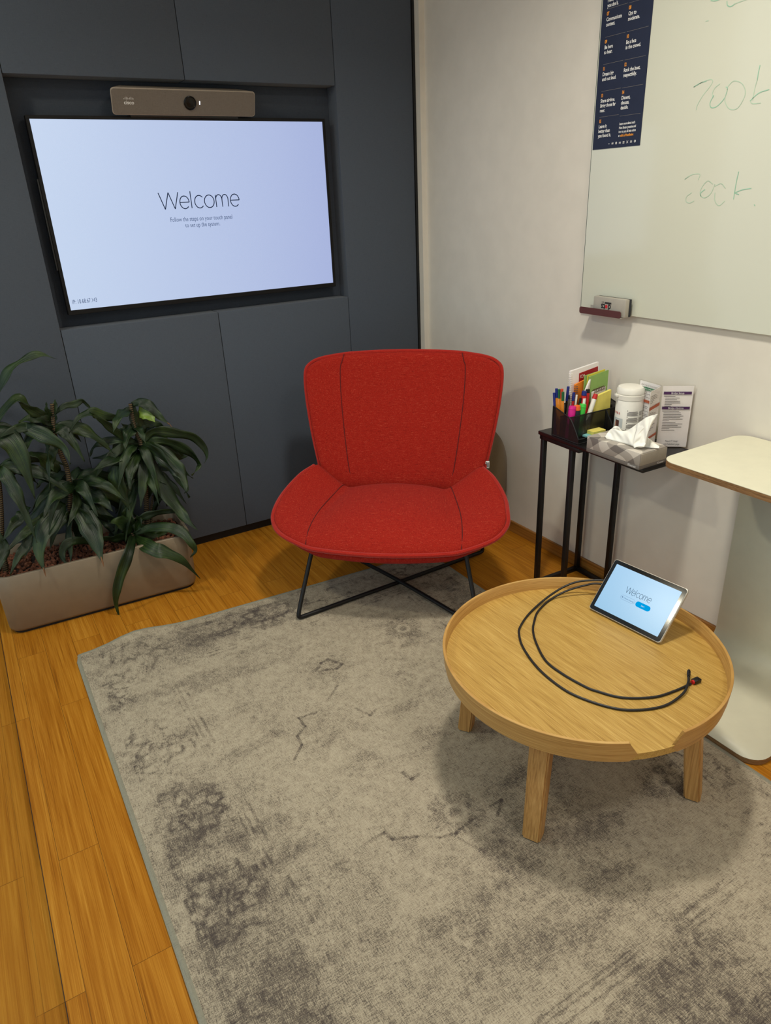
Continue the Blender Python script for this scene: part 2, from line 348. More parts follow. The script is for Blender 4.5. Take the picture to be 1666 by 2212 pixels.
x0, x1, z0, z1, xu, xl, RD = -1.5685, -.3679, 1.0032, 1.8121, -.9748, -.9685, .074
wb = struct('wall_back', MB().box((-2.2, .10, 0), (.16, .14, 2.5)), M['panel'], 'wall of dark blue grey fabric panels with a screen recess', 'wall', smooth=False)
g = .0012
def panel(ax, az, bx, bz):
    o = obj('fabric_panel', MB().box((ax+g, 0, az+g), (bx-g, .098, bz-g), .0025, 2), M['panel'], wb, smooth=True); o['kind'] = 'structure'
panel(-2.03, .045, x0, 2.5); panel(x1, .045, 0, 2.5)
panel(x0, z1, xu, 2.5); panel(xu, z1, x1, 2.5)
panel(x0, .045, xl, z0); panel(xl, .045, x1, z0)
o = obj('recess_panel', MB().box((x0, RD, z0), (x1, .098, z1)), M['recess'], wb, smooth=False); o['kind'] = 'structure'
o = obj('plinth', MB().box((-2.03, .03, 0), (0, .098, .044)), M['base_black'], wb, smooth=False); o['kind'] = 'structure'

# ceiling lamp of the room and the lamp of the corridor
for nm, loc, lab in (('ceiling_lamp', (-.84, -1.62, 2.5), 'round recessed ceiling lamp over the coffee table'), ('ceiling_lamp', (-.95, -3.25, 2.5), 'round ceiling lamp behind the viewer near the front wall'), ('ceiling_lamp', (-2.5, -.80, 2.5), 'round ceiling lamp in the corridor beyond the glass')):
    t = thing(nm, lab, 'lamp', loc)
    obj('trim_ring', MB().lathe([(.085, -.002), (.105, -.004), (.108, 0), (.085, 0)]), M['white'], t)
    obj('diffuser', MB().lathe([(.001, -.001), (.085, -.001), (.085, .0), (.001, .0)]), M['lamp'], t)
struct('trim_3', MB().box((-2.9, -1.2, 2.502), (-2.24, -.4, 2.56)), M['ceiling'], 'corridor ceiling board carrying the corridor lamp', 'ceiling', smooth=False)
def area(name, loc, size, power, color, rot=(0, 0, 0), shape='DISK', sy=None, spread=180):
    l = bpy.data.lights.new(name, 'AREA'); l.shape = shape; l.size = size; l.energy = power; l.color = color; l.spread = math.radians(spread)
    if sy: l.size_y = sy
    o = bpy.data.objects.new(name, l); COL.objects.link(o); o.location = loc; o.rotation_euler = rot; return o
area('room_lamp_light', (-.84, -1.62, 2.49), .22, 16.5, (1., .96, .85), spread=145)
area('rear_lamp_light', (-.95, -3.25, 2.49), .34, 12, (1., .98, .93), spread=170)
area('corridor_lamp_light', (-2.5, -.80, 2.49), .17, 17, (1., .88, .7))
w = bpy.data.worlds.new('world'); SC.world = w; w.use_nodes = True
w.node_tree.nodes['Background'].inputs[0].default_value = (.80, .91, 1., 1); w.node_tree.nodes['Background'].inputs[1].default_value = .92

def arc(cx, cy, rx, ry, a0, a1, n=22): return [(cx+rx*math.cos(math.radians(a0+(a1-a0)*k/n)), cy+ry*math.sin(math.radians(a0+(a1-a0)*k/n))) for k in range(n+1)]
def thin_e(x): return [[(x, .385), (x+.63, .385)], arc(x+.315, .375, .315, .385, 0, 318)]
def arch(a, b): return [(a, .46)]+arc((a+b)/2, .46, (b-a)/2, .30, 180, 0, 14)+[(b, 0)]
WELCOME = [[(0, 1), (.32, 0)], [(.32, 0), (.65, 1)], [(.65, 1), (.98, 0)], [(.98, 0), (1.30, 1)]]+thin_e(1.35)+[[(2.12, 1.03), (2.12, 0)], arc(2.68, .375, .32, .385, 42, 318), arc(3.37, .375, .335, .385, 0, 360, 30), [(3.84, 0), (3.84, .75)], arch(3.84, 4.27), arch(4.27, 4.70)]+thin_e(4.87)
def welcome(mb, org, xd, yd, cap, w=.058, sx=1.):
    org, xd, yd = V(org), V(xd), V(yd); n_ = xd.cross(yd)
    for st in WELCOME: mb.ribbon([org+xd*((x-2.75)*cap*sx)+yd*(y*cap) for x, y in st], cap*w, n_)
    return mb
# ================================================================== SCREEN IN THE RECESS
YT = .022
TL, TR, BR, BL = [at_y(u, v, YT) for u, v in ((64, 258), (698, 262), (718, 612), (152, 669))]
tx0, tx1 = (TL.x+BL.x)/2, (TR.x+BR.x)/2; tz0, tz1 = (BL.z+BR.z)/2, (TL.z+TR.z)/2
t = thing('television', 'wide flat screen with pale blue welcome page set in the dark wall recess', 'television', ((tx0+tx1)/2, RD, tz0-.02))
bz = .011
fr = MB().box((tx0-bz, YT-.004, tz1), (tx1+bz, YT+.03, tz1+bz), .001).box((tx0-bz, YT-.004, tz0-bz*1.5), (tx1+bz, YT+.03, tz0), .001)
fr.box((tx0-bz, YT-.004, tz0), (tx0, YT+.03, tz1), .0004).box((tx1, YT-.004, tz0), (tx1+bz, YT+.03, tz1), .0004).box((tx0-.004, YT+.004, tz0-.004), (tx1+.004, RD-.001, tz1+.004))
obj('housing', fr, plain('tv_black', (14, 13, 14), .6, spec=.25), t, True, smooth=False)
sc = obj('screen', MB().box((tx0, YT, tz0), (tx1, YT+.003, tz1)), M['tv_screen'], t, True, smooth=False)
for a_ in (tx1+bz, tx0-bz-.006): obj('side_grille', MB().box((a_, YT+.004, tz0+.14), (a_+.006, YT+.03, tz0+.44), .001), M['blackp'], t, True, smooth=False)
XD, ZD = (1, 0, 0), (0, 0, 1)
def tvp(u, v): return at_y(u, v, YT-.0008)
a, b = tvp(345, 452), tvp(517, 446)
o = obj('lettering', welcome(MB(), ((a.x+b.x)/2+.003, a.y, (a.z+b.z)/2), XD, ZD, .0575, .056, .99), M['ui_dark'], sc, True, smooth=False)
a = tvp(437, 475.8); b = tvp(439, 489)
mb = MB().text('Follow the steps on your touch panel', .0222, a, XD, ZD, 'CENTER', .735).text('to set up the system.', .0222, b, XD, ZD, 'CENTER', .735)
obj('lettering', mb, M['ui_grey'], sc, True, smooth=False)
obj('lettering', MB().text('IP: 10.68.67.143', .0215, tvp(157, 657), XD, ZD, 'LEFT', .64), M['ui_grey'], sc, True, smooth=False)

# video bar above the screen
c = at_y(403, 222, -.012)
t = thing('video_bar', 'taupe video bar with round camera eye mounted above the screen', 'video bar', c, rot=(math.radians(17), 0, 0))
bw, bh, bd = .264, .0425, .072
vb = obj('body', MB().prism(rrect(-bw, -bh, bw, bh, .012), -bd, 0, .0025, 2, Matrix.Rotation(PI/2, 4, 'X')), M['alu'], t)   # local: y from 0 to bd
for v_ in vb.data.vertices:
    k_ = max(0, v_.co.y)/bd; v_.co.x *= 1-.17*k_; v_.co.z = v_.co.z*(1-.12*k_)
obj('speaker_cloth', MB().prism(rrect(-bw+.004, -bh+.004, bw-.004, bh-.004, .010), 0, .0015, .0004, 1, Matrix.Rotation(PI/2, 4, 'X')), M['grille'], t)
ln = obj('camera_lens', MB().bm(bmesh.new()).lathe([(.019, .0), (.0225, .0), (.0225, .004), (.020, .0055), (.0185, .003)], seg=36), M['lens'], t)
for v_ in ln.data.vertices: p = v_.co.copy(); v_.co = (p.x+.012, -p.z-.001, p.y)
rg = obj('glass_eye', MB().lathe([(.0005, .004), (.010, .0035), (.0185, .0022)], seg=36), M['lens'], ln)
for v_ in rg.data.vertices: p = v_.co.copy(); v_.co = (p.x+.012, -p.z-.001, p.y)
obj('status_light', MB().box((.0465, -.0022, -.005), (.050, -.001, .006), .0006), M['led'], t)
lg = MB().text('cisco', .0165, (-.204, -.0021, -.008), XD, ZD, 'CENTER', 1.05, .0003)
for k, hh in enumerate((.003, .006, .009, .006, .003, .006, .009, .006, .003)): lg.box((-.220+k*.004-.0006, -.0023, .0075-hh*.15), (-.220+k*.004+.0006, -.0018, .0075+hh*.8))
obj('logo', lg, M['print_white'], t, smooth=False)
obj('mount_bracket', MB().box((-.2, .012, -bh-.011), (.2, .05, -bh-.001), .002), M['blackp'], t)

# ================================================================== PLANTER WITH PLANTS
PR = -.05
def rotp(p, c=(-1.645, -.185), a=PR):
    x, y = p[0]-c[0], p[1]-c[1]; return (c[0]+x*math.cos(a)-y*math.sin(a), c[1]+x*math.sin(a)+y*math.cos(a))
t = thing('planter', 'long low taupe metal planter box on the floor against the dark panels', 'planter', (-1.645, -.185, 0), PR)
ax, ay = .345, .143; HT = .236
out_ = []
mb = MB(); lev = [(0.007, -.016), (.012, -.005), (.022, 0), (HT-.003, .004), (HT, .002), (HT, -.007), (HT-.004, -.010), (.15, -.010), (.15, -.14)]
rings = [[V((p[0], p[1], z)) for p in rrect(-ax-e, -ay-e, ax+e, ay+e, .05+e if e > -.04 else .004, 8)] for z, e in lev]
for r_ in rings: mb.v += r_
n_ = len(rings[0])
for i in range(len(rings)-1):
    for j in range(n_): mb.f.append((i*n_+j, i*n_+(j+1) % n_, (i+1)*n_+(j+1) % n_, (i+1)*n_+j))
mb.f.append(tuple(range(n_))[::-1]); mb.f.append(tuple((len(rings)-1)*n_+j for j in range(n_)))
obj('body', mb, M['planter'], t, angle=50)
obj('foot', MB().prism(rrect(-ax+.012, -ay+.012, ax-.012, ay-.012, .04), 0, .008), M['base_black'], t)
obj('soil', MB().prism(rrect(-ax+.012, -ay+.012, ax-.012, ay-.012, .036), .15, .196), M['soil'], t, smooth=False)
mb = MB()
ico = bmesh.new(); bmesh.ops.create_icosphere(ico, subdivisions=1, radius=1); iv = [x.co.copy() for x in ico.verts]; ifc = [[x.index for x in f.verts] for f in ico.faces]; ico.free()
for k in range(1500):
    x, y = random.uniform(-ax+.018, ax-.018), random.uniform(-ay+.018, ay-.018); r_ = random.uniform(.005, .010)
    q = Euler((random.random()*6, random.random()*6, 0)).to_matrix()
    mb.add([q @ V((p.x*r_, p.y*r_*.8, p.z*r_*.75))+V((x, y, .198+random.uniform(0, .006))) for p in iv], ifc)
gr = obj('clay_granules', mb, M['clay'], None); gr.location = (-1.645, -.185, 0); gr.rotation_euler = (0, 0, PR)
tag(gr, 'reddish brown clay granules filling the planter', 'granules', kind='stuff')

def leaf(path, w, y0, y1, parent, mat='leaf', tip=False, roll=0., fold=.22, wob=.16, up=.0):
    """path in picture pixels, laid at depths y0 (base) .. y1 (tip)."""
    n = len(path); pts = []; w = w*.92
    for i, q_ in enumerate(path):
        s = i/(n-1); p = V(q_) if isinstance(q_, V) else at_y(q_[0], q_[1], q_[2] if len(q_) > 2 else y0+(y1-y0)*s); pts.append(p)
    sp = crom(pts, 7); m = len(sp); rows = []; uv = []
    ph = random.random()*6; tw0 = random.uniform(-.6, .6)+roll
    for i, p in enumerate(sp):
        s = i/(m-1); tg = (sp[min(i+1, m-1)]-sp[max(i-1, 0)]).normalized()
        nn = V((-.35, -.80, .48)); nn = (nn-tg*nn.dot(tg))
        nn = nn.normalized() if nn.length > 1e-4 else tg.orthogonal().normalized()
        nn = Matrix.Rotation(tw0+.35*math.sin(s*4+ph), 3, tg) @ nn
        sd = tg.cross(nn).normalized()
        wd = w*.5*max(.0, math.sin(PI*min(1, .10+.90*s)**.86)**1.15*(1+.07*math.sin(s*23+ph))+.010)
        row = []
        for k in (-1, -.5, 0, .5, 1):
            wv = wob*w*(abs(k)**2)*math.sin(s*17+ph+k*1.7)*.75
            row.append(p+sd*(wd*k)+nn*(fold*wd*abs(k)+wv)); uv.append((k*.5+.5, s))
        rows.append(row)
    mb = MB().grid(rows); mb.uv = uv
    o = obj('leaf', mb, M[mat], parent, True, angle=180, fixn=False)
    so = o.modifiers.new('thick', 'SOLIDIFY'); so.thickness = .0009; so.offset = 0
    if tip:
        mb = MB().tube([sp[-3], sp[-2], sp[-1], sp[-1]+(sp[-1]-sp[-3])*.5+V((0, 0, -.004))], [w*.03, w*.05, w*.04, .0005], 6); obj('leaf_tip', mb, M['leaf_tip'], o, True)
    return o
def stem(path, r, y, parent, mat='stem'):
    pts = crom([at_y(u, v, y) for u, v in path], 6); obj('stem', MB().tube(pts, [r*(1-.35*i/(len(pts)-1)) for i in range(len(pts))], 10), M[mat], parent, True)
def plant(label, stems, leaves, y, fill=()):
    b = at_y(*stems[0][0][0], y); t = thing('dracaena_plant', label, 'plant', (b.x, y, .2))
    for path, r in stems: stem(path, r, y, t)
    for l in leaves:
        path, w, ya, yb = l[:4]; leaf(path, w, ya, yb, t, **(l[4] if len(l) > 4 else {}))
    for (u, v), n_f, L0, sp_ in fill:                       # further leaves around the crowns, deeper in the plant
        c0 = at_y(u, v, y)
        for k in range(n_f):
            a = sp_[0]+(sp_[1]-sp_[0])*(k+random.uniform(.2, .8))/n_f; L_ = L0*random.uniform(.75, 1.15); el = random.uniform(-.1, .7); dr = random.uniform(.6, 1.2)
            h_ = V((math.cos(a), math.sin(a)*.62, 0)); pts = []
            for i in range(6):
                q_ = i/5; p = c0+h_*(L_*q_)+V((0, 0, L_*(el*q_-dr*q_*q_))); p.y = min(p.y, -.02); p.x = max(p.x, XG+.03); p.z = max(p.z, .215); pts.append(p)
            leaf(pts, random.uniform(.036, .056), 0, 0, t)
YS = -.19
plant('tall cane plant at the left end of the planter, one leaf arching high above it', [([(14, 1243), (4, 1170), (2, 1100), (-4, 1030), (-25, 900)], .011)], [
    ([(-25, 890), (0, 843), (18, 808), (45, 783), (85, 766), (123, 776)], .048, YS, -.22, {'fold': .3}),
    ([(-30, 930), (0, 938), (30, 962), (55, 1012), (76, 1078)], .080, YS-.02, -.30, {'wob': .06}),
    ([(-28, 930), (0, 925), (25, 935), (45, 960), (48, 1000)], .05, YS, -.16),
    ([(-20, 930), (5, 895), (38, 862), (62, 880), (95, 905)], .036, YS, -.16, {'fold': .5}),
    ([(-4, 1150), (10, 1185), (2, 1215), (-5, 1240)], .035, YS-.02, -.30, {}),
    ([(62, 1095), (48, 1115), (28, 1135), (4, 1172)], .046, YS-.02, -.28),
    ([(66, 1150), (56, 1178), (38, 1205), (22, 1243)], .036, YS-.05, -.32)], YS, [((0, 1010), 5, .22, (-1.5, 1.2))])
plant('bushy green plant with ringed stem second from the left in the planter', [([(150, 1185), (152, 1080), (145, 1015), (128, 972), (116, 925), (112, 872)], .0105), ([(152, 1100), (162, 1055), (168, 1035)], .010)], [
    ([(112, 905), (118, 880), (119, 862)], .026, YS, YS, {'fold': .5, 'mat': 'leaf'}), ([(112, 905), (104, 885), (100, 868)], .022, YS, YS-.02, {'fold': .5}),
    ([(108, 908), (85, 895), (58, 880), (38, 866)], .040, YS, -.24), ([(118, 895), (138, 878), (160, 873), (178, 866), (190, 876), (198, 884)], .026, YS, -.20),
    ([(114, 918), (90, 905), (62, 905), (40, 912)], .042, YS, -.24), ([(114, 922), (80, 922), (45, 925), (15, 935), (-5, 948)], .036, YS, -.26), ([(116, 930), (80, 935), (50, 925), (22, 945)], .03, YS, -.14),
    ([(40, 915), (70, 930), (105, 945), (140, 968), (152, 1003)], .056, -.20, -.34, {'wob': .12}), ([(116, 935), (132, 925), (142, 945)], .036, YS, -.20),
    ([(128, 1018), (105, 1000), (80, 985), (52, 980)], .052, YS, -.25), ([(128, 960), (112, 975), (108, 1000), (116, 1018)], .044, YS, -.22), ([(150, 1020), (120, 1030), (90, 1020), (60, 1040)], .05, YS, -.12),
    ([(166, 1050), (140, 1058), (112, 1078), (95, 1118)], .054, YS, -.31, {}), ([(135, 1085), (118, 1115), (94, 1155), (86, 1195), (97, 1238)], .074, -.21, -.35, {'wob': .05, 'tip': True}),
    ([(166, 1085), (188, 1125), (208, 1170), (222, 1216)], .084, -.21, -.36, {'wob': .05, 'tip': True}), ([(176, 1050), (198, 1068), (222, 1082), (245, 1106)], .062, YS, -.29),
    ([(160, 1055), (166, 1080), (158, 1110), (146, 1138)], .034, YS, -.30), ([(120, 1098), (90, 1125), (50, 1155), (14, 1192)], .048, YS, -.30), ([(172, 1080), (195, 1090), (215, 1102)], .036, YS, -.27),
    ([(150, 1060), (130, 1090), (105, 1085), (60, 1110)], .05, YS, -.10), ([(160, 1040), (195, 1025), (240, 1035), (260, 1060)], .05, YS, -.12), ([(160, 1050), (190, 1050), (225, 1058), (252, 1075)], .06, YS, -.14),
    ([(165, 1070), (150, 1110), (170, 1150), (160, 1180)], .05, YS, -.12), ([(150, 1070), (100, 1090), (70, 1130), (50, 1170)], .055, YS, -.13), ([(220, 1178), (185, 1168), (150, 1170), (135, 1190), (138, 1210), (150, 1220)], .034, -.24, -.30)], YS, [((116, 930), 7, .17, (-3.2, 3.0)), ((160, 1050), 10, .20, (-3.6, 2.6)), ((155, 1110), 6, .18, (-3.4, .3))])
plant('tallest green plant right of centre in the planter, with a crown of drooping leaves', [([(318, 1160), (316, 1080), (310, 1000), (304, 960), (290, 920), (281, 872)], .0105), ([(330, 1150), (326, 1110), (330, 1070)], .006)], [
    ([(304, 955), (300, 925), (290, 895), (288, 868)], .056, YS, -.19, {'wob': .04}), ([(286, 874), (304, 870), (325, 880), (345, 900), (368, 918)], .044, YS, -.26, {'tip': True}),
    ([(300, 884), (312, 890), (325, 900), (335, 912)], .058, YS, -.25, {'mat': 'leaf_lit', 'wob': .03}), ([(284, 884), (268, 893), (253, 908), (244, 936)], .046, YS, -.26),
    ([(262, 904), (232, 900), (205, 892), (190, 893), (168, 905), (149, 936)], .040, YS, -.24), ([(272, 950), (248, 930), (220, 908), (194, 890)], .034, YS, -.22), ([(290, 935), (276, 925), (262, 915)], .026, YS, -.2),
    ([(308, 955), (325, 935), (350, 930), (385, 936), (418, 944), (440, 965), (447, 985), (442, 1001)], .044, YS, -.24), ([(308, 960), (340, 952), (380, 960), (412, 978), (431, 1000), (428, 1012), (414, 1027)], .044, YS, -.26),
    ([(310, 950), (330, 920), (355, 925), (378, 945)], .036, YS, -.13), ([(312, 958), (345, 978), (378, 1008), (396, 1035), (402, 1064)], .068, YS, -.33), ([(312, 966), (335, 1020), (358, 1065), (385, 1100), (405, 1125), (428, 1146)], .060, YS, -.36),
    ([(303, 972), (290, 995), (280, 1025), (282, 1060)], .050, YS, -.30), ([(308, 978), (312, 1010), (308, 1050), (304, 1098)], .054, YS, -.29, {'wob': .04}), ([(302, 975), (270, 988), (230, 1000), (194, 1022)], .052, YS, -.26),
    ([(252, 1004), (252, 1030), (265, 1065), (278, 1102)], .066, -.23, -.27, {'mat': 'leaf', 'wob': .05}), ([(300, 955), (265, 950), (230, 955), (205, 965), (194, 986)], .038, YS, -.18), ([(300, 950), (270, 965), (235, 985), (200, 990)], .04, YS, -.10),
    ([(315, 970), (350, 968), (385, 985), (405, 985)], .05, YS, -.10), ([(300, 965), (270, 1000), (235, 1035), (215, 1065)], .06, YS, -.12), ([(310, 985), (330, 1030), (340, 1070), (335, 1110)], .05, YS, -.13), ([(380, 1020), (398, 1040), (404, 1058), (398, 1066)], .02, -.28, -.31),
    ([(328, 1110), (338, 1085), (352, 1078), (362, 1092)], .014, YS, -.2), ([(300, 985), (275, 1030), (262, 1075), (250, 1110)], .06, YS, -.12), ([(316, 985), (325, 1020), (326, 1050), (318, 1085)], .05, YS, -.16)], YS, [((302, 962), 9, .19, (-3.3, 2.9)), ((292, 925), 5, .14, (-3., 3.)), ((314, 1030), 8, .19, (-3.3, 2.9))])
YF = -.235
plant('small low plant at the right front of the planter, leaves spilling over the rim', [([(289, 1180), (288, 1165), (285, 1150)], .009)], [
    ([(287, 1158, -.25), (283, 1172, -.33), (274, 1200, -.375), (262, 1235, -.385), (253, 1270, -.385), (251, 1305, -.38), (262, 1345, -.38)], .046, YF, -.42, {'wob': .10, 'fold': .35}), ([(290, 1160, -.25), (312, 1175, -.335), (335, 1188, -.385), (362, 1196, -.40), (396, 1213, -.41), (433, 1250, -.41)], .060, YF, -.42, {'wob': .08}),
    ([(290, 1155, -.25), (325, 1140, -.28), (365, 1140, -.33), (395, 1152, -.36), (412, 1172, -.385), (422, 1190, -.39), (411, 1204, -.39)], .044, YF, -.36), ([(287, 1150), (305, 1120), (335, 1108), (370, 1104), (402, 1114)], .034, YF, -.27), ([(284, 1160), (262, 1160), (235, 1163), (212, 1160)], .040, YF, -.30),
    ([(284, 1152), (272, 1135), (255, 1128), (236, 1130)], .066, YF, -.30), ([(285, 1148), (278, 1128), (276, 1105), (284, 1085)], .056, YF, -.24, {'mat': 'leaf'}), ([(284, 1158), (255, 1148), (232, 1130), (208, 1120)], .05, YF, -.16), ([(288, 1148), (300, 1128), (296, 1112)], .05, YF, -.26)], YF, [((287, 1150), 5, .14, (-.2, 2.8))])

# ================================================================== RED LOUNGE CHAIR
CF = V((-.64, -.768, 0)); CRt = V((.768, -.64, 0)); CC = V((-.665, -.793, 0))+CRt*.018
t = thing('lounge_chair', 'wide red fabric lounge chair with winged seat on black wire legs', 'chair', CC, math.atan2(-.64, .768))
RZ = .007                                   # rug surface
def c_(a, b, z): return V((a, -b, z))
def shell(name, rows, th, bottom, sub=3, parent=t, mat='chair_fabric'):
    """closed upholstered body: rows of front points, bottom(i,j,p,n) gives the rear point"""
    R_, C_ = len(rows), len(rows[0]); mb = MB()
    for r in rows: mb.v += [V(p) for p in r]
    nr = []
    for i in range(R_):
        for j in range(C_):
            du = V(rows[i][min(j+1, C_-1)])-V(rows[i][max(j-1, 0)]); dv = V(rows[min(i+1, R_-1)][j])-V(rows[max(i-1, 0)][j]); nr.append(du.cross(dv).normalized())
    for i in range(R_):
        for j in range(C_): mb.v.append(bottom(i, j, V(rows[i][j]), nr[i*C_+j]))
    k = R_*C_
    for i in range(R_-1):
        for j in range(C_-1):
            a = i*C_+j; mb.f.append((a, a+1, a+C_+1, a+C_)); mb.f.append((k+a, k+a+C_, k+a+C_+1, k+a+1))
    ring = [j for j in range(C_)]+[i*C_+C_-1 for i in range(1, R_)]+[(R_-1)*C_+j for j in range(C_-2, -1, -1)]+[i*C_ for i in range(R_-2, 0, -1)]
    for i in range(len(ring)): a, b = ring[i], ring[(i+1) % len(ring)]; mb.f.append((a, k+a, k+b, b))
    o = obj(name, mb, M[mat], parent, sub=sub); dg = bpy.context.evaluated_depsgraph_get(); dg.update(); e = o.evaluated_get(dg).to_mesh()
    ev = [e.vertices[i].co.copy() for i in range(len(mb.v))]; o.evaluated_get(dg).to_mesh_clear()
    return o, ev, ring, k
# seat: columns left->right, rows front->back
cols = [((-.440, .130, .350), (-.428, -.01, .400), (-.382, -.105, .440), (-.328, -.166, .462)),
        ((-.395, .215, .314), (-.385, .05, .384), (-.345, -.080, .424), (-.296, -.150, .446)),
        ((-.262, .275, .300), (-.248, .10, .346), (-.212, -.05, .352), (-.196, -.128, .366)),
        ((-.225, .282, .298), (-.214, .11, .368), (-.186, -.05, .376), (-.172, -.140, .372)),
        ((-.10, .305, .298), (-.10, .13, .382), (-.09, -.05, .384), (-.08, -.165, .376)),
        ((0, .310, .298), (0, .13, .386), (0, -.05, .386), (0, -.170, .378))]
cols = cols+[tuple((-p[0], p[1], p[2]) for p in c) for c in cols[-2::-1]]
rows = [[c_(*cols[j][i])+V((-.009, 0, 0)) for j in range(len(cols))] for i in range(4)]
rows.insert(1, [(rows[0][j]*.6+rows[1][j]*.4)+V((0, 0, .012)) for j in range(len(cols))])
rows.append([p+V((p.x*-.01, .020, -.030)) for p in rows[-1]])
def seat_bot(i, j, p, n):
    return V((p.x*.90, p.y*.945+.002, p.z-(.040 if i < 5 else .022)-(.016 if 0 < i < 4 and 0 < j < 10 else .0)-(.022 if 2 <= j <= 8 else 0)))
seat, ev, ring, k = shell('seat', rows, .05, seat_bot)
pth = [ev[i] for i in ring if i < 11 or i % 11 in (0, 10)]
# piping along the outer rim: left tip, front edge, right tip
rim = [i*11 for i in range(4, -1, -1)]+list(range(1, 11))+[i*11+10 for i in range(1, 5)]
obj('piping', MB().tube([p+V((0, 0, -.004)) for p in crom([ev[i]+(ev[i]-V((0, .0, ev[i].z))).normalized()*.006 for i in rim], 6)], .0085, 8), M['piping'], seat)
for cs in (2, 8): obj('seam', MB().tube(crom([ev[i*11+cs]+V((0, -.003 if i == 0 else 0, .0006+(.003 if i == 0 else 0))) for i in range(6)], 6), .0017, 6), M['seam'], seat)
# backrest: rows bottom->top, columns left->right
def bk(s, tt):
    z = [.322, .42, .56, .70, .79, .838][tt]; w_ = [.300, .335, .365, .388, .397, .368][tt]; b = [-.165, -.195, -.250, -.303, -.335, -.350][tt]
    a = w_*s; zz = z+(.012*(1-s*s) if tt >= 4 else 0)-(.030*max(0, abs(s)-.86)/.14 if tt == 5 else 0); return (a, b+[.024, .026, .040, .055, .055, .055][tt]*abs(s)**2.2-.012, zz)
S_ = [-1, -.88, -.60, -.50, -.25, 0, .25, .50, .60, .88, 1]
rows = [[c_(*bk(s, i)) for s in S_] for i in range(6)]
def back_bot(i, j, p, n): q = p+V((0, .050, -.006)); q.x *= .965; return q
back, ev, ring, k = shell('backrest', rows, .05, back_bot)
obj('piping', MB().tube([p for p in crom([ev[i]+V((0, .010, 0))+(V((ev[i].x*.8, 0, ev[i].z-.6))).normalized()*.005 for i in [q*11 for q in range(1, 6)]+[55+j for j in range(1, 11)]+[q*11+10 for q in range(4, 0, -1)]], 6)], .0075, 8), M['piping'], back)
for cs in (2, 8): obj('seam', MB().tube(crom([ev[i*11+cs]+V((0, -.0004, 0)) for i in range(0, 5)]+[(ev[44+cs]+ev[55+cs])/2+V((0, -.0045, .002)), ev[55+cs]+V((0, -.002, .003)), ev[55+cs]+V((0, .012, .0045))], 6), .0017, 6), M['seam'], back)
tgp = ev[1*11+10]
tg = obj('tag', MB().box((tgp.x+.006, tgp.y+.008, tgp.z-.001), (tgp.x+.0205, tgp.y+.0095, tgp.z+.028), .0005), M['print_white'], back); tg['label'] = 'small white cloth tag'
obj('lettering', MB().box((tgp.x+.009, tgp.y+.0074, tgp.z+.003), (tgp.x+.0115, tgp.y+.0079, tgp.z+.025)).box((tgp.x+.0135, tgp.y+.0074, tgp.z+.004), (tgp.x+.018, tgp.y+.0079, tgp.z+.023)), M['print_black'], tg, smooth=False)
def wire(sa):
    f0, f1, tr = (-.325*sa, .285), (.325*sa, -.288), .0078; zf = RZ+tr
    p = [c_(-.262*sa, .17, .315), c_(f0[0]*.985, f0[1]*.96, .055)]
    corner = [c_(f0[0], f0[1], .022+.0), c_(f0[0]*.985, f0[1]*.985, zf+.001), c_(f0[0]*.93, f0[1]*.93, zf)]
    mid = [c_(0, 0, zf+(.0 if sa > 0 else .015))]
    c2 = [c_(f1[0]*.93, f1[1]*.93, zf), c_(f1[0]*.985, f1[1]*.985, zf+.001), c_(f1[0], f1[1], .022)]
    end = [c_(f1[0]*.985, f1[1]*.96, .055), c_(.205*sa, -.13, .325)]
    q = p+corner+mid+c2+end
    pts = []
    for i in range(len(q)-1):
        for m in range(4): pts.append(q[i].lerp(q[i+1], m/4))
    pts.append(q[-1])
    for _ in range(2): pts = [pts[0]]+[(pts[i-1]+pts[i]*2+pts[i+1])/4 for i in range(1, len(pts)-1)]+[pts[-1]]
    obj('wire_leg', MB().tube(pts, tr, 12), M['black'], t)
wire(1); wire(-1)
obj('under_frame', MB().tube([c_(-.262, .17, .312), c_(.262, .17, .312)], .007, 10).tube([c_(-.2, -.13, .318), c_(.2, -.13, .318)], .007, 10), M['black'], t)

# pouf in the corner
t = thing('pouf', 'taupe fabric pouf squeezed into the corner behind the red chair', 'pouf', (-.178, -.475, 0))
def sup(nu, nv, rx, ry, rz, e1, e2):
    pw = lambda x, e: math.copysign(abs(x)**e, x); rows = []
    for i in range(nv+1):
        ph = -PI/2+PI*i/nv; rows.append([V((rx*pw(math.cos(ph), e1)*pw(math.cos(2*PI*j/nu), e2), ry*pw(math.cos(ph), e1)*pw(math.sin(2*PI*j/nu), e2), rz*pw(math.sin(ph), e1))) for j in range(nu+1)])
    return rows
mb = MB().grid([[p+V((0, 0, .272-.03*(p.z > 9))) for p in r] for r in sup(48, 30, .212, .262, .24, .62, .62)]); obj('cushion', mb, M['pouf'], t, angle=180)
obj('base', MB().prism(rrect(-.165, -.205, .165, .205, .1, 8), 0, .040, .006), M['base_black'], t)
pp = [V((.213*math.cos(a)**1 if 0 else math.copysign(abs(math.cos(a))**.62, math.cos(a))*.2125, math.copysign(abs(math.sin(a))**.62, math.sin(a))*.2625, .275)) for a in [2*PI*k/64 for k in range(64)]]
obj('zip', MB().box((-.02, -.243, .085), (.015, -.236, .094), .001), M['black'], t)

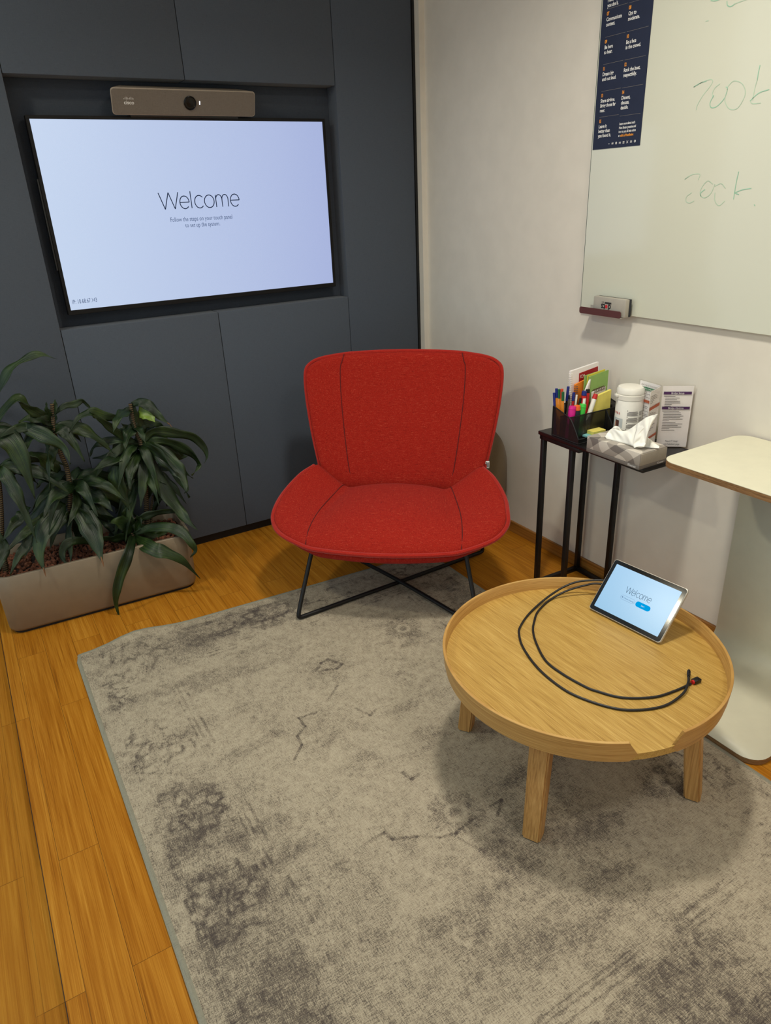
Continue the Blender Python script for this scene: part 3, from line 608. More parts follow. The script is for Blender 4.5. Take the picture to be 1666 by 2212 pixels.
# ================================================================== RUG
RX0, RX1, RY0, RY1 = -1.812, -.404, -2.575, -.582
dx = .004; nx, ny = int((RX1-RX0)/dx)+1, int((RY1-RY0)/dx)+1
gx, gy = np.meshgrid(np.linspace(RX0, RX1, nx), np.linspace(RY0, RY1, ny))
def vnoise(x, y, s, seed):
    r = np.random.default_rng(seed); T = r.random((256, 256)); X, Y = x*s+100, y*s+100; xi, yi = np.floor(X).astype(int), np.floor(Y).astype(int); fx, fy = X-xi, Y-yi
    fx, fy = fx*fx*(3-2*fx), fy*fy*(3-2*fy); g_ = lambda a, b: T[a % 256, b % 256]
    return (g_(xi, yi)*(1-fx)+g_(xi+1, yi)*fx)*(1-fy)+(g_(xi, yi+1)*(1-fx)+g_(xi+1, yi+1)*fx)*fy
def fbm(x, y, s, seed, o=4, sy=1.): return sum(vnoise(x, y*sy, s*2**k, seed+k)*.5**k for k in range(o))/sum(.5**k for k in range(o))
ss = lambda a, b, x: np.clip((x-a)/(b-a), 0, 1)**2*(3-2*np.clip((x-a)/(b-a), 0, 1))
patch = ss(.40, .68, fbm(gx, gy, 3.2, 1)); streak = ss(.46, .74, .6*fbm(gx, gy*4.5, 4., 9)+.4*fbm(gx, gy, 18., 30, 3))
fine = fbm(gx, gy, 60., 20, 3)
wx, wy = gx+.03*(fbm(gx, gy, 9., 40, 2)-.5), gy+.03*(fbm(gx, gy, 9., 50, 2)-.5)
curl = np.abs(np.sin(24*fbm(wx, wy, 9., 60, 2))); orn = ss(.45, .15, curl)*ss(.35, .6, fbm(gx, gy, 22., 70, 2))
de = np.minimum(np.minimum(gx-RX0, RX1-gx), np.minimum(gy-RY0, RY1-gy))
per = np.where((gx-RX0 < RY1-gy) & (gx-RX0 < gy-RY0) | ((RX1-gx < RY1-gy) & (RX1-gx < gy-RY0)), gy, gx)
# palmette motifs repeating along the border
ph = ((per+.11) % .30)-.15; rr = np.hypot(ph, (de-.125)*1.1); aa = np.arctan2(de-.125, ph)
palm = ss(.012, .004, np.abs(rr-.062-.016*np.cos(6*aa)))+ss(.010, .003, np.abs(rr-.030-.008*np.cos(8*aa)))+.8*ss(.012, .005, np.abs(rr-.092-.010*np.cos(12*aa)))
band = ss(.03, .05, de)*ss(.225, .215, de)
lines = sum(ss(.0055, .002, np.abs(de-d)) for d in (.228, .243, .262, .045, .058))
brk = ss(.30, .62, fbm(gx, gy, 38., 120, 2)); band_m = band*(.35+.65*brk)
D = .23+.13*patch*band+.16*patch+.22*streak+band_m*(.34*np.clip(palm, 0, 1)*ss(.38, .62, fbm(gx, gy, 8., 80, 3))+.26*orn)+.26*np.clip(lines, 0, 1)*ss(.34, .60, fbm(gx, gy, 6., 90, 3))*brk*np.where(de < .1, .55, 1.)+.30*np.clip(sum(ss(.0050, .002, np.abs(gy-RY0-d)) for d in (.236, .256, .268)), 0, 1)*ss(.25, .5, fbm(gx, gy, 9., 93, 3))*(gx > -1.45)
# field motifs
def flower(cx, cy, r, n, k=1., sq=1.):
    global D
    q = np.hypot(gx-cx, (gy-cy)*sq)/r; a = np.arctan2((gy-cy)*sq, gx-cx); p = .72+.28*np.abs(np.cos(n*a/2))
    D = D+.7*k*(.30*ss(p+.02, p-.02, q)*ss(.38, .42, q)*(1-.8*ss(.25, .12, np.abs(np.sin(n*a/2)))) + .25*ss(.24, .2, q)-.1*ss(.06, .03, np.abs(q-.32)))
flower(-1.125, -1.837, .075, 11); flower(-.80, -1.075, .07, 14, .9); flower(-1.10, -2.0, .05, 9, .5); flower(-1.116, -1.203, .028, 6, .7); flower(-.95, -1.32, .045, 8, .6); flower(-1.40, -1.66, .03, 6, .7); flower(-1.02, -1.56, .04, 7, .6); flower(-1.45, -1.05, .035, 8, .6); flower(-.62, -2.05, .07, 11, .8); flower(-1.30, -2.1, .06, 10, .5); flower(-.8, -2.24, .04, 8, .6)
def seg(p, q, w=.007, k=.4):
    global D
    px, py = q[0]-p[0], q[1]-p[1]; tt = np.clip(((gx-p[0])*px+(gy-p[1])*py)/(px*px+py*py), 0, 1); D = D+k*ss(w, w*.4, np.hypot(gx-p[0]-tt*px, gy-p[1]-tt*py))
def poly(px, k=.34, w=.006):
    P_ = [at_z(u, v, .007) for u, v in px]
    for p, q in zip(P_, P_[1:]): seg(p, q, w, k)
poly([(683, 1538), (645, 1551), (660, 1568), (642, 1590), (652, 1608), (636, 1640)]); poly([(730, 1480), (708, 1512)], .3); poly([(684, 1448), (693, 1432), (708, 1424), (725, 1430), (738, 1434), (728, 1444), (706, 1446), (690, 1450)], .26, .008)
poly([(790, 1822), (830, 1798), (848, 1812), (900, 1806), (950, 1808), (985, 1800), (1020, 1770)], .3); poly([(770, 1530), (800, 1545), (815, 1530)], .3); poly([(1060, 1740), (1085, 1728), (1075, 1760)], .34); poly([(985, 1808), (1050, 1840)], .25)
poly([(870, 1668), (890, 1682), (905, 1672)], .35, .008)
D = D+.34*(fine-.5); D = np.clip(D, 0, 1.1)
zz = .0062+.0000*gx
zz = zz+.008*np.exp(-(((gx+1.58)/.10)**2))*np.exp(-(((gy-RY1)/.05)**2))          # small ripple in the rear edge
vs = np.stack([gx, gy, zz], -1).reshape(-1, 3); vs[:, 1] += (.030*np.exp(-(((vs[:, 0]+1.62)/.09)**2))-.066*np.clip((vs[:, 0]+1.5)/1.1, 0, 1))*np.clip((vs[:, 1]+1.1)/.52, 0, 1)
ii = (np.arange(ny-1)[:, None]*nx+np.arange(nx-1)[None]).reshape(-1)
top = np.stack([ii, ii+1, ii+nx+1, ii+nx], -1)
bd = np.concatenate([np.arange(nx), np.arange(1, ny)*nx+nx-1, (ny-1)*nx+np.arange(nx-2, -1, -1), np.arange(ny-2, 0, -1)*nx])
lowv = vs[bd].copy(); lowv[:, 2] = .0004; nb = len(bd); base = len(vs); a_ = np.arange(nb); b_ = (a_+1) % nb
side = np.stack([bd, base+a_, base+b_, bd[b_]], -1)
me = bpy.data.meshes.new('area_rug'); allv = np.concatenate([vs, lowv]); allf = np.concatenate([top, side])
me.vertices.add(len(allv)); me.vertices.foreach_set('co', allv.astype(np.float32).ravel()); me.loops.add(allf.size); me.loops.foreach_set('vertex_index', allf.astype(np.int32).ravel())
me.polygons.add(len(allf)); me.polygons.foreach_set('loop_start', np.arange(0, allf.size, 4, dtype=np.int32)); me.update(calc_edges=True); me.validate()
at = me.attributes.new('motif', 'FLOAT', 'POINT'); at.data.foreach_set('value', np.concatenate([D.reshape(-1), np.full(nb, .4)]).astype(np.float32))
me.polygons.foreach_set('use_smooth', [True]*len(me.polygons)); me.materials.append(M['rug'])
rug = bpy.data.objects.new('area_rug', me); COL.objects.link(rug); tag(rug, 'large pale grey rug with faded oriental pattern under the coffee table', 'rug')
eb = MB().tube([V(p)+V((0, 0, -.0024)) for p in vs[bd][::12]], .0075, 8, True)
for k, p in enumerate(eb.v): zc = vs[bd][::12][k//8][2]-.0024; p.z = zc+(p.z-zc)*.55
obj('edge_binding', eb, M['binding'], rug)

# ================================================================== COFFEE TABLE
TC = V((-.749, -1.852, 0)); TR_ = .3455; ZT = .327
t = thing('coffee_table', 'round oak coffee table with a raised rim, notched at the front, on the rug', 'table', TC)
obj('tabletop', MB().lathe([(.002, ZT-.020), (TR_-.012, ZT-.020), (TR_-.006, ZT-.018), (TR_-.005, ZT), (.002, ZT)], seg=96), M['oak_top'], t, angle=30)
th0, th1 = math.radians(-97.5+360), math.radians(-117.5)    # rim runs from the right side of the notch round to its left side
th0 = math.radians(-100.); th1 = math.radians(360-117.5)
mb = MB(); ns = 140; zb_, zt_ = .306, .361
prof = [(-.002, zb_), (TR_*0, 0)]
rows = []
for i in range(ns+1):
    s = i/ns
    def ang(d): return (th0+d)+(th1-th0-2*d)*s
    row = []
    for r_, z, d in ((TR_-.0125, zb_, .012), (TR_-.0095, .326, -.030), (TR_-.0070, zt_-.001, .028), (TR_-.0062, zt_, .030), (TR_-.0008, zt_, .030), (TR_, zt_-.001, .028), (TR_-.003, .326, -.035), (TR_-.0065, zb_, .01)):
        a = ang(d); row.append(V((r_*math.cos(a), r_*math.sin(a), z)))
    row.append(row[0].copy()); rows.append(row)
mb.grid(rows); mb.f.append(tuple(range(8))); mb.f.append(tuple(ns*9+k for k in range(8)))
# length along the rim is used for the grain
mb.uv = [(i//9/ns*5.6*TR_+.03*(i % 9)*0, p.z*1.) for i, p in enumerate(mb.v)]
rimo = obj('rim', mb, M['oak_rim'], t, angle=40)
for deg, rf in ((125, .306), (208, .307), (299, .312), (29, .302)):
    a = math.radians(deg); Lm = Matrix.Rotation(a, 4, 'Z')
    lg_ = MB(); ro, ri = rf+.012, rf-.026; to, ti = .290, .250; hw, hb = .0245, .0215
    z0_, z1_ = RZ, ZT-.02
    lg_.add([Lm @ V(p) for p in ((ri, -hb, z0_), (ro, -hb, z0_), (ro, hb, z0_), (ri, hb, z0_), (ti, -hw, z1_), (to, -hw, z1_), (to, hw, z1_), (ti, hw, z1_))], [(0, 3, 2, 1), (4, 5, 6, 7), (0, 1, 5, 4), (1, 2, 6, 5), (2, 3, 7, 6), (3, 0, 4, 7)])
    b = bmesh.new(); bv = [b.verts.new(p) for p in lg_.v]; [b.faces.new([bv[i] for i in f]) for f in lg_.f]; bmesh.ops.bevel(b, geom=b.edges[:], offset=.004, segments=2, affect='EDGES')
    obj('leg', MB().bm(b), M['oak_leg'], t)

# tablet leaning on its stand
tb = [V((-.573, -1.707, ZT)), V((-.552, -1.930, ZT))]
ex = (tb[1]-tb[0]).normalized(); up_ = V((.104, .010, .1205)).normalized(); up_ = (up_-ex*up_.dot(ex)).normalized(); nn = ex.cross(up_).normalized()
if nn.x > 0: nn = -nn
mid = (tb[0]+tb[1])/2; tw, thh = .2245, .158
mt = Matrix(((ex.x, up_.x, nn.x, mid.x), (ex.y, up_.y, nn.y, mid.y), (ex.z, up_.z, nn.z, mid.z+.0065), (0, 0, 0, 1)))
t = thing('touch_tablet', 'silver touch tablet tilted on the coffee table, blue welcome page lit', 'tablet', mt.to_translation(), rot=mt.to_euler()); MW[t.name] = mt
obj('housing', MB().prism(rrect(-tw/2, 0, tw/2, thh, .0085), -.009, 0, .0018), M['silver'], t)
gl = obj('glass_front', MB().prism(rrect(-tw/2+.002, .002, tw/2-.002, thh-.002, .0075), 0, .0008), plain('black_glass', (11, 10, 11), .10, spec=.3), t)
bx_, by_ = .0125, .013
sc = obj('screen', MB().prism(rrect(-tw/2+bx_, by_, tw/2-bx_, thh-by_, .002), .0008, .0011), M['tab_screen'], t, smooth=False)
obj('lettering', welcome(MB(), (.0, .083, .0014), (1, 0, 0), (0, 1, 0), .0175, .05, .80), M['ui_dark'], sc, smooth=False)
mb = MB(); ol = rrect(-.043, .062, .001, .074, .006); mb.tube([(p[0], p[1], .0013) for p in ol], .00025, 4, True); mb.text('Change language', .0052, (-.0335, .0662, .0014), (1, 0, 0), (0, 1, 0), 'LEFT', .9); disc(mb, (-.0375, .068, .0014), (1, 0, 0), (0, 1, 0), .0018)
obj('lettering', mb, M['ui_light'], sc, smooth=False)
bt_ = obj('button', MB().prism(rrect(.004, .0605, .048, .0755, .0074), .0011, .0014), M['ui_blue'], sc, smooth=False)
obj('lettering', MB().text('Start', .006, (.026, .066, .0017), (1, 0, 0), (0, 1, 0), 'CENTER', .9), M['ui_white'], bt_, smooth=False)
# wedge stand behind, in world axes: from the tablet back down to the table
q0 = mt @ V((-.06, .030, -.009)); q1 = mt @ V((.06, .030, -.009)); q2 = mt @ V((.06, .115, -.009)); q3 = mt @ V((-.06, .115, -.009))
f_ = lambda p, z: V((p.x, p.y, z))
obj('stand', MB().add([q0, q1, q2, q3, f_(q0+V((.0, 0, 0)), ZT), f_(q1, ZT), f_(q2, ZT), f_(q3, ZT)], [(0, 1, 2, 3), (4, 7, 6, 5), (0, 4, 5, 1), (1, 5, 6, 2), (2, 6, 7, 3), (3, 7, 4, 0)]), M['silver'], t, True, smooth=False)

# cable
outer = [(1487, 1466), (1486, 1480), (1475, 1501), (1435, 1525), (1372, 1534), (1314, 1527), (1240, 1501), (1192, 1470), (1156, 1436), (1130, 1398), (1122, 1372), (1124, 1354), (1144, 1325), (1178, 1298)]
raised_o = [(1216, 1269, .350), (1252, 1256, .366), (1300, 1253.5, .376)]
inner = [(1493, 1477), (1457, 1493), (1412, 1506), (1345, 1507), (1290, 1493), (1264, 1483), (1216, 1456), (1180, 1428), (1160, 1392), (1152, 1364), (1154, 1344), (1163, 1320), (1190, 1295)]
raised_i = [(1223, 1277, .345), (1262, 1265, .358), (1296, 1261, .367)]
cr = .0030
pa = [at_z(u, v, ZT+cr) for u, v in outer]; pa[0].z += .007; pa[1].z += .0065; pa[2].z += .003; pa[-1].z += .0063
pa += [at_z(*p) for p in raised_o]
pb = [at_z(u, v, ZT+cr) for u, v in inner]; pb += [at_z(*p) for p in raised_i]
e1, e2 = pa[-1], pb[-1]
loop = [e1+V((.045, -.02, .004)), V((-.415, -1.66, ZT+.012)), V((-.432, -1.69, ZT+.006)), e2+V((.02, -.03, -.006))]
loop = [V((-.452, -1.702, .372)), V((-.442, -1.735, .364)), V((-.458, -1.728, .358))]
cable = obj('cable', MB().tube(crom(pa+loop+pb[::-1], 7), cr, 8), M['blackr'], None); tag(cable, 'black cable looped on the round oak table, both ends at the right', 'cable')
def conn(p, d, l, w, h, mat): 
    d = V(d).normalized(); sd = d.cross(V((0, 0, 1))).normalized(); u_ = sd.cross(d)
    m4 = Matrix(((d.x, sd.x, u_.x, p.x), (d.y, sd.y, u_.y, p.y), (d.z, sd.z, u_.z, p.z), (0, 0, 0, 1))); return MB().box((0, -w/2, -h/2), (l, w/2, h/2), .0012, 2, m4)
d = pa[0]-pa[1]; d.z = 0; p_ = pa[0].copy(); d.normalize()
o = obj('plug', MB().tube([p_-d*.002, p_+d*.006, p_+d*.0065, p_+d*.020, p_+d*.0205, p_+d*.024], [.0036, .0038, .0044, .0044, .0032, .0032], 12), M['blackp'], cable)
dB = at_z(1514, 1466, ZT+.005)-at_z(1498, 1473, ZT+.005); p_ = pb[0].copy(); p_.z = ZT+.0055
o = obj('plug', conn(p_+dB.normalized()*.007, dB, .020, .0135, .0095, 0), M['blackp'], cable)
obj('red_ring', MB().tube([p_+dB.normalized()*.003, p_+dB.normalized()*.0075], .0052, 14), M['red_pl'], o)['label'] = 'red ring'

# ================================================================== SIDE TABLE AT THE WALL
SO = V((-.217, -1.09, 0)); sx_ = V((-.03, -1, 0)).normalized(); sy_ = V((1, -.03, 0)).normalized(); ZS = .624
SR = math.atan2(-.03, 1)                                       # thing axes: X = toward the wall, -Y = along the table
t = thing('side_table', 'narrow black metal side table standing against the white wall', 'table', SO, SR)
def S(u, v, z=0.): return V((v, -u, z))                         # u along the table, v toward the wall (local)
def SWp(u, v, z=0.): return SO+sx_*u+sy_*v+V((0, 0, z))
def sbox(u0, v0, z0, u1, v1, z1, bev=.0): return MB().box((v0, -u1, z0), (v1, -u0, z1), bev)
obj('tabletop', sbox(0, 0, ZS-.014, .475, .252, ZS, .003), M['blackp'], t)
obj('top_frame', sbox(.004, .006, ZS-.030, .20, .024, ZS-.014, .001).box((.006, -.020, ZS-.030), (.246, -.004, ZS-.014), .001).box((.228, -.2, ZS-.030), (.246, -.004, ZS-.014), .001), M['black'], t)
q = .0085
lv = {'a': (.014, .018), 'b': (.158, .018), 'c': (.014, .226), 'd': (.168, .232)}
for u, v in lv.values(): obj('leg', sbox(u-q, v-q, 0, u+q, v+q, ZS-.028, .0015), M['black'], t)
obj('base_frame', MB().box((.018, -.014-q, 0), (.226, -.014+q, 2*q), .0015).box((.226-q, -.168, 0), (.226+q, -.014, 2*q), .0015).box((.018-q, -.158, 0), (.018+q, -.014, 2*q), .0015), M['black'], t)

# mesh organiser
OU, OV, OL, OW = .068, .004, .128, .238
t = thing('desk_organiser', 'black wire mesh desk organiser full of pens on the side table', 'organiser', SWp(OU, OV, ZS), SR)
hh = .104
def prof_h(u):                      # height of the side panels along u
    s = u/OL; return hh*(1-.22*min(1, s/.62)) if s < .62 else hh*(.78-.62*((s-.62)/.38)**1.3)
us = [OL*k/18 for k in range(19)]
def side(v): return MB().grid([[S(u, v, .001) for u in us], [S(u, v, prof_h(u)) for u in us]])
mb = MB()
for v in (0, OW): mb.grid([[S(u, v, .001) for u in us], [S(u, v, prof_h(u)) for u in us]])
mb.grid([[S(0, 0, .001), S(0, OW, .001)], [S(0, 0, hh), S(0, OW, hh)]]); mb.grid([[S(OL, 0, .001), S(OL, OW, .001)], [S(OL, 0, prof_h(OL)), S(OL, OW, prof_h(OL))]])
mb.grid([[S(0, 0, .001), S(0, OW, .001)], [S(OL, 0, .001), S(OL, OW, .001)]])
obj('mesh_wall', mb, M['mesh'], t, smooth=False, fixn=False)
U1, U2, V1 = .036, .080, .075
mb = MB().grid([[S(U2, 0, .001), S(U2, OW, .001)], [S(U2, 0, prof_h(U2)), S(U2, OW, prof_h(U2))]]).grid([[S(U1, 0, .001), S(U1, OW, .001)], [S(U1, 0, .075), S(U1, OW, .075)]]).grid([[S(U2, .165, .001), S(OL, .165, .001)], [S(U2, .165, prof_h(U2)), S(OL, .165, prof_h(OL))]]).grid([[S(U1, V1, .001), S(U2, V1, .001)], [S(U1, V1, .072), S(U2, V1, .072)]])
obj('divider', mb, M['mesh'], t, smooth=False, fixn=False)
rd = .0022; mb = MB()
for v in (0, OW): mb.tube([S(u, v, prof_h(u)) for u in us], rd, 6).tube([S(0, v, 0.002), S(0, v, hh)], rd*1.3, 6).tube([S(0, v, .002), S(OL, v, .002)], rd, 6)
for u, z in ((0, hh), (OL, prof_h(OL)), (U2, prof_h(U2)), (0, .002), (OL, .002)): mb.tube([S(u, 0, z), S(u, OW, z)], rd, 6)
mb.tube([S(U1, 0, .075), S(U1, OW, .075)], rd*.8, 6).tube([S(U2, .165, .002), S(U2, .165, prof_h(U2))], rd, 6).tube([S(U2, .165, prof_h(U2)), S(OL, .165, prof_h(OL))], rd, 6)
obj('rim_wire', mb, M['black'], t)

def seg_pen(name, label, cat, group, foot, head, segs, nseg=10):
    """a pen from foot to head (u, v, z over the side-table top); segs: (part, start, end, radius, material)"""
    a, b = SWp(foot[0], foot[1], ZS+foot[2]), SWp(head[0], head[1], ZS+head[2]); L_ = (b-a)
    t = thing(name, label, cat, a, 0, group)
    for part, s0, s1, r_, mat in segs:
        r0, r1 = r_ if isinstance(r_, tuple) else (r_, r_); p0, p1 = a+L_*s0, a+L_*s1; e = L_*.004
        obj(part, MB().tube([p0, p0+e, p1-e, p1], [r0*.8, r0, r1, r1*.8], nseg), M[mat], t, True)
    return t
G = 'pens in the mesh organiser'
ou, ov = OU, OV
def fine_pen(label, u, v, hu, hv, hz, cap, capr=.0046):
    seg_pen('fineliner', label, 'pen', G, (ou+u, ov+v, .003), (ou+hu, ov+hv, hz), [('barrel', 0, .82, .0048, 'orange_pl'), ('cap', .80, 1, capr*1.2, cap)], 6)
fine_pen('orange fineliner with blue cap at the left of the pen cluster', .012, .014, -.004, .012, .162, 'blue_pl')
fine_pen('orange fineliner with green cap behind the red capped one', .016, .020, .004, .018, .160, 'green_pl')
fine_pen('orange fineliner with orange red cap in the middle of the pen cluster', .020, .022, .012, .022, .162, 'redor_pl')
fine_pen('orange fineliner with green cap nearest to the front of the pen cluster', .030, .020, .024, .016, .155, 'green_pl')
seg_pen('ballpoint_pen', 'blue ballpoint pen at the far left edge of the organiser', 'pen', G, (ou+.012, ov+.006, .003), (ou-.006, ov+.004, .148), [('barrel', 0, .6, .0036, 'blue_pl'), ('cap', .6, 1, .0044, 'blue_pl')])
seg_pen('ballpoint_pen', 'tallest blue pen standing behind the orange fineliners', 'pen', G, (ou+.016, ov+.036, .003), (ou+.012, ov+.050, .166), [('barrel', 0, .72, .0038, 'black'), ('cap', .7, 1, .0048, 'blue_pl')])
seg_pen('ballpoint_pen', 'grey brown pen right of the orange fineliners', 'pen', G, (ou+.032, ov+.038, .003), (ou+.026, ov+.044, .140), [('barrel', 0, .9, .0040, 'grey_body'), ('tip', .9, 1, (.004, .002), 'black')])
seg_pen('ballpoint_pen', 'red pen with dark blue top behind the grey brown pen', 'pen', G, (ou+.030, ov+.052, .003), (ou+.026, ov+.064, .146), [('barrel', 0, .8, .0038, 'red_pl'), ('cap', .8, 1, .0052, 'blue_pl')])
seg_pen('ballpoint_pen', 'clear plastic pen leaning beside the white paper', 'pen', G, (ou+.033, ov+.060, .003), (ou+.034, ov+.070, .138), [('barrel', 0, 1, .0036, 'white')])
seg_pen('ballpoint_pen', 'short black pen in front of the folded white paper', 'pen', G, (ou+.034, ov+.064, .003), (ou+.046, ov+.078, .128), [('barrel', 0, .6, .004, 'white'), ('cap', .6, 1, .0048, 'black')])
GH = 'highlighters in the mesh organiser'
def marker(label, u, v, hu, hv, hz, body, cap, r_=.0085, group=GH, cat='highlighter', name='highlighter', split=.72):
    return seg_pen(name, label, cat, group, (ou+u, ov+v, .003), (ou+hu, ov+hv, hz), [('barrel', 0, split, r_, body), ('cap', split, 1, (r_*1.04, r_*.92), cap)], 12)
marker('pink highlighter standing at the front of the organiser', .062, .018, .060, .030, .112, 'pink_pl', 'pink_pl', .0125, split=.9)
marker('dark highlighter with an orange end between pink and green ones', .064, .044, .064, .046, .112, 'teal_dark', 'hlor_pl', .0118, split=.86)
marker('bright green highlighter right of the orange ended one', .064, .058, .062, .074, .112, 'lime_pl', 'lime_pl', .0118, split=.9)
GM = 'markers in the mesh organiser'
mk = marker('red marker with blue end and white label, left of the other red marker', .050, .080, .050, .088, .152, 'red_pl', 'blue_pl', .0085, GM, 'marker', 'marker_pen', .9)
obj('sticker', MB().tube([SWp(ou+.0555, ov+.0825, ZS+.085), SWp(ou+.0555, ov+.085, ZS+.128)], .0055, 10), M['print_white'], mk, True)
marker('red marker with dark end just right of the blue ended marker', .046, .100, .044, .108, .154, 'red_pl', 'black', .0085, GM, 'marker', 'marker_pen', .92)
mk = marker('white whiteboard marker with red end leaning to the right', .072, .070, .064, .128, .138, 'white', 'red_pl', .008, GM, 'marker', 'marker_pen', .88)
# pads and books in the organiser: slab boards standing in the v-z plane
def slab(u, v0, v1, h0, h1, th, zb=.003, lean=0.): # quad board facing along -u; leaning
    m = MB(); a = [(v0, zb), (v1, zb), (v1, h1), (v0, h0)]
    fr_ = [SWp(ou+u+lean*(z/.2), ov+v, ZS+z) for v, z in a]; bk_ = [p-sx_*th for p in fr_]
    return m.add(fr_+bk_, [(0, 1, 2, 3), (4, 7, 6, 5), (0, 4, 5, 1), (1, 5, 6, 2), (2, 6, 7, 3), (3, 7, 4, 0)])
def board(name, label, cat, u, v0, v1, h0, h1, th, mat, lean=0., group=None, zb=.003):
    t = thing(name, label, cat, SWp(ou+u, ov+(v0+v1)/2, ZS), 0, group); obj('cover', slab(u, v0, v1, h0, h1, th, zb, lean), M[mat], t, True, smooth=False); return t
nb_ = board('spiral_notebook', 'white spiral notebook with dark red cover at the back of the organiser', 'notebook', .012, .070, .196, .212, .226, .009, 'paper', -.012)
obj('cover_panel', slab(.0135, .106, .192, .200, .212, .0012, .140, -.012), M['red_cover'], nb_, True, smooth=False)
mb = MB().text('ICM', .016, SWp(ou+.0155-.012*.93, ov+.108, ZS+.184), sy_, (0, 0, 1), 'LEFT', .8); obj('lettering', mb, M['print_white'], nb_, True, smooth=False)
mb = MB()
for k in range(26):
    z = .02+k*.0073; mb.tube([SWp(ou+.010+.006*math.cos(a)-.012*z/.2, ov+.070+.006*math.sin(a), ZS+z) for a in [2*PI*j/8 for j in range(8)]], .0008, 5, True)
obj('spiral', mb, M['white'], nb_, True)
n2 = board('spiral_notebook', 'small orange spiral notebook in front of the white one', 'notebook', .020, .078, .150, .168, .184, .006, 'orange_cover', -.006)
mb = MB()
for k in range(16):
    z = .06+k*.0068; mb.tube([SWp(ou+.018+.006*math.cos(a), ov+.080+.006*math.sin(a), ZS+z) for a in [2*PI*j/8 for j in range(8)]], .0009, 5, True)
obj('spiral', mb, M['grey_body'], n2, True)
# folded paper bending from the front up to the cards
rows = []
for i in range(9):
    s = i/8; rows.append([SWp(ou+.0445-.002*s, ov+.072+.042*s*s, ZS+.05+.135*s), SWp(ou+.0445-.003*s, ov+.112+.010*s, ZS+.05+.135*s)])
o = obj('folded_paper', MB().grid(rows), M['paper'], None); tag(o, 'curved sheet of white paper between orange notebook and green cards', 'paper'); o.modifiers.new('s', 'SOLIDIFY').thickness = .0012
GC = 'coloured cards in the mesh organiser'
board('note_card', 'green card at the back of the card stack, behind the yellow one', 'card', .030, .108, .190, .196, .204, .003, 'green_card', -.004, GC)
board('note_card', 'yellow card sandwiched between two green cards', 'card', .034, .116, .196, .196, .207, .0025, 'yellow_card', -.003, GC)
board('note_card', 'large light green card at the front of the card stack', 'card', .039, .118, .206, .193, .204, .0035, 'green_card', -.001, GC)
n3 = board('spiral_notebook', 'notebook with brown wire loops behind the tall yellow sticky pad', 'notebook', .046, .128, .190, .140, .150, .004, 'paper', 0)
mb = MB()
for k in range(7): v = .138+k*.0075; mb.tube([SWp(ou+.044+.006*math.cos(a), ov+v, ZS+.141+.001*k+.006*math.sin(a)) for a in [2*PI*j/8 for j in range(8)]], .0013, 5, True)
obj('spiral', mb, M['maroon'], n3, True)
board('sticky_note_pad', 'tall yellow sticky pad standing in the organiser', 'sticky notes', .070, .118, .196, .128, .142, .010, 'yellow_paper', -.004)
GS = 'sticky note pads lying in the organiser'
def flat_pad(label, u, v, z, w, l, h, mat, a):
    o = obj('sticky_note_pad', MB().box((-w/2, -l/2, 0), (w/2, l/2, h), .0004), M[mat], None, smooth=False); o.location = SWp(u, v, ZS+z); o.rotation_euler = (0, 0, a); tag(o, label, 'sticky notes', GS)
flat_pad('pale blue sticky pad lying under the yellow one by the tissue box', ou+.100, ov+.095, .0045, .060, .045, .006, 'blue_paper', .12)
flat_pad('small yellow sticky pad lying on the blue pad', ou+.094, ov+.112, .0105, .055, .034, .012, 'yellow_paper', -.05)

# wipes canister
cu_, cv_ = .254, .162; CH = .186
t = thing('wipes_canister', 'white wipes canister with flip lid behind the tissue box', 'canister', SWp(cu_, cv_, ZS))
R0 = .0435
obj('body', MB().lathe([(.001, 0), (R0-.003, 0), (R0, .003), (R0, .142), (R0-.0015, .145), (.001, .145)], seg=48), M['white'], t)
obj('lid', MB().lathe([(.001, .1455), (R0+.001, .1455), (R0+.0015, .160), (R0-.0006, .161), (R0-.0006, .164), (R0+.0008, .165), (R0+.0008, .176), (R0-.004, CH-.002), (R0-.012, CH), (.001, CH)], seg=48), M['white'], t)
vd = (CAM-SWp(cu_, cv_, 0)); vd.z = 0; vd.normalize(); va = math.atan2(vd.y, vd.x)
def onc(deg, z, r=R0+.0006): a = va+math.radians(deg); return V((r*math.cos(a), r*math.sin(a), z))
obj('lid_tab', MB().box((-.008, -.004, -.004), (.008, .006, .004), .0015, 2, Matrix.Translation(onc(-62, .158, R0+.003)) @ Matrix.Rotation(va+math.radians(-62)-PI/2, 4, 'Z')), M['white'], t)
def curved(mb, d0, d1, za, zb, r=R0+.0006, n=8): mb.grid([[onc(d0+(d1-d0)*k/n, za, r) for k in range(n+1)], [onc(d0+(d1-d0)*k/n, zb, r) for k in range(n+1)]])
lb = MB(); curved(lb, -85, -22, .02, .085); lab = obj('label_photo', lb, M['photo_bg'], t, fixn=False)
hb = MB(); curved(hb, -58, -38, .052, .078, R0+.001); curved(hb, -50, -36, .034, .055, R0+.001); obj('hair', hb, M['brown_hair'], lab, fixn=False)
hb = MB(); curved(hb, -63, -56, .054, .071, R0+.0011); obj('face', hb, M['skin'], lab, fixn=False)
hb = MB(); curved(hb, -66, -34, .02, .045, R0+.0009); obj('blouse', hb, M['paper'], lab, fixn=False)
lb = MB()
for k, ch in enumerate('ormsa'):
    a = -80+k*9; lb.text(ch, .015, onc(a, .098, R0+.0008), (onc(a+1, .1)-onc(a, .1)).normalized(), (0, 0, 1), 'LEFT', .9)
obj('lettering', lb, M['print_red'], t, smooth=False, fixn=False)
lb = MB()
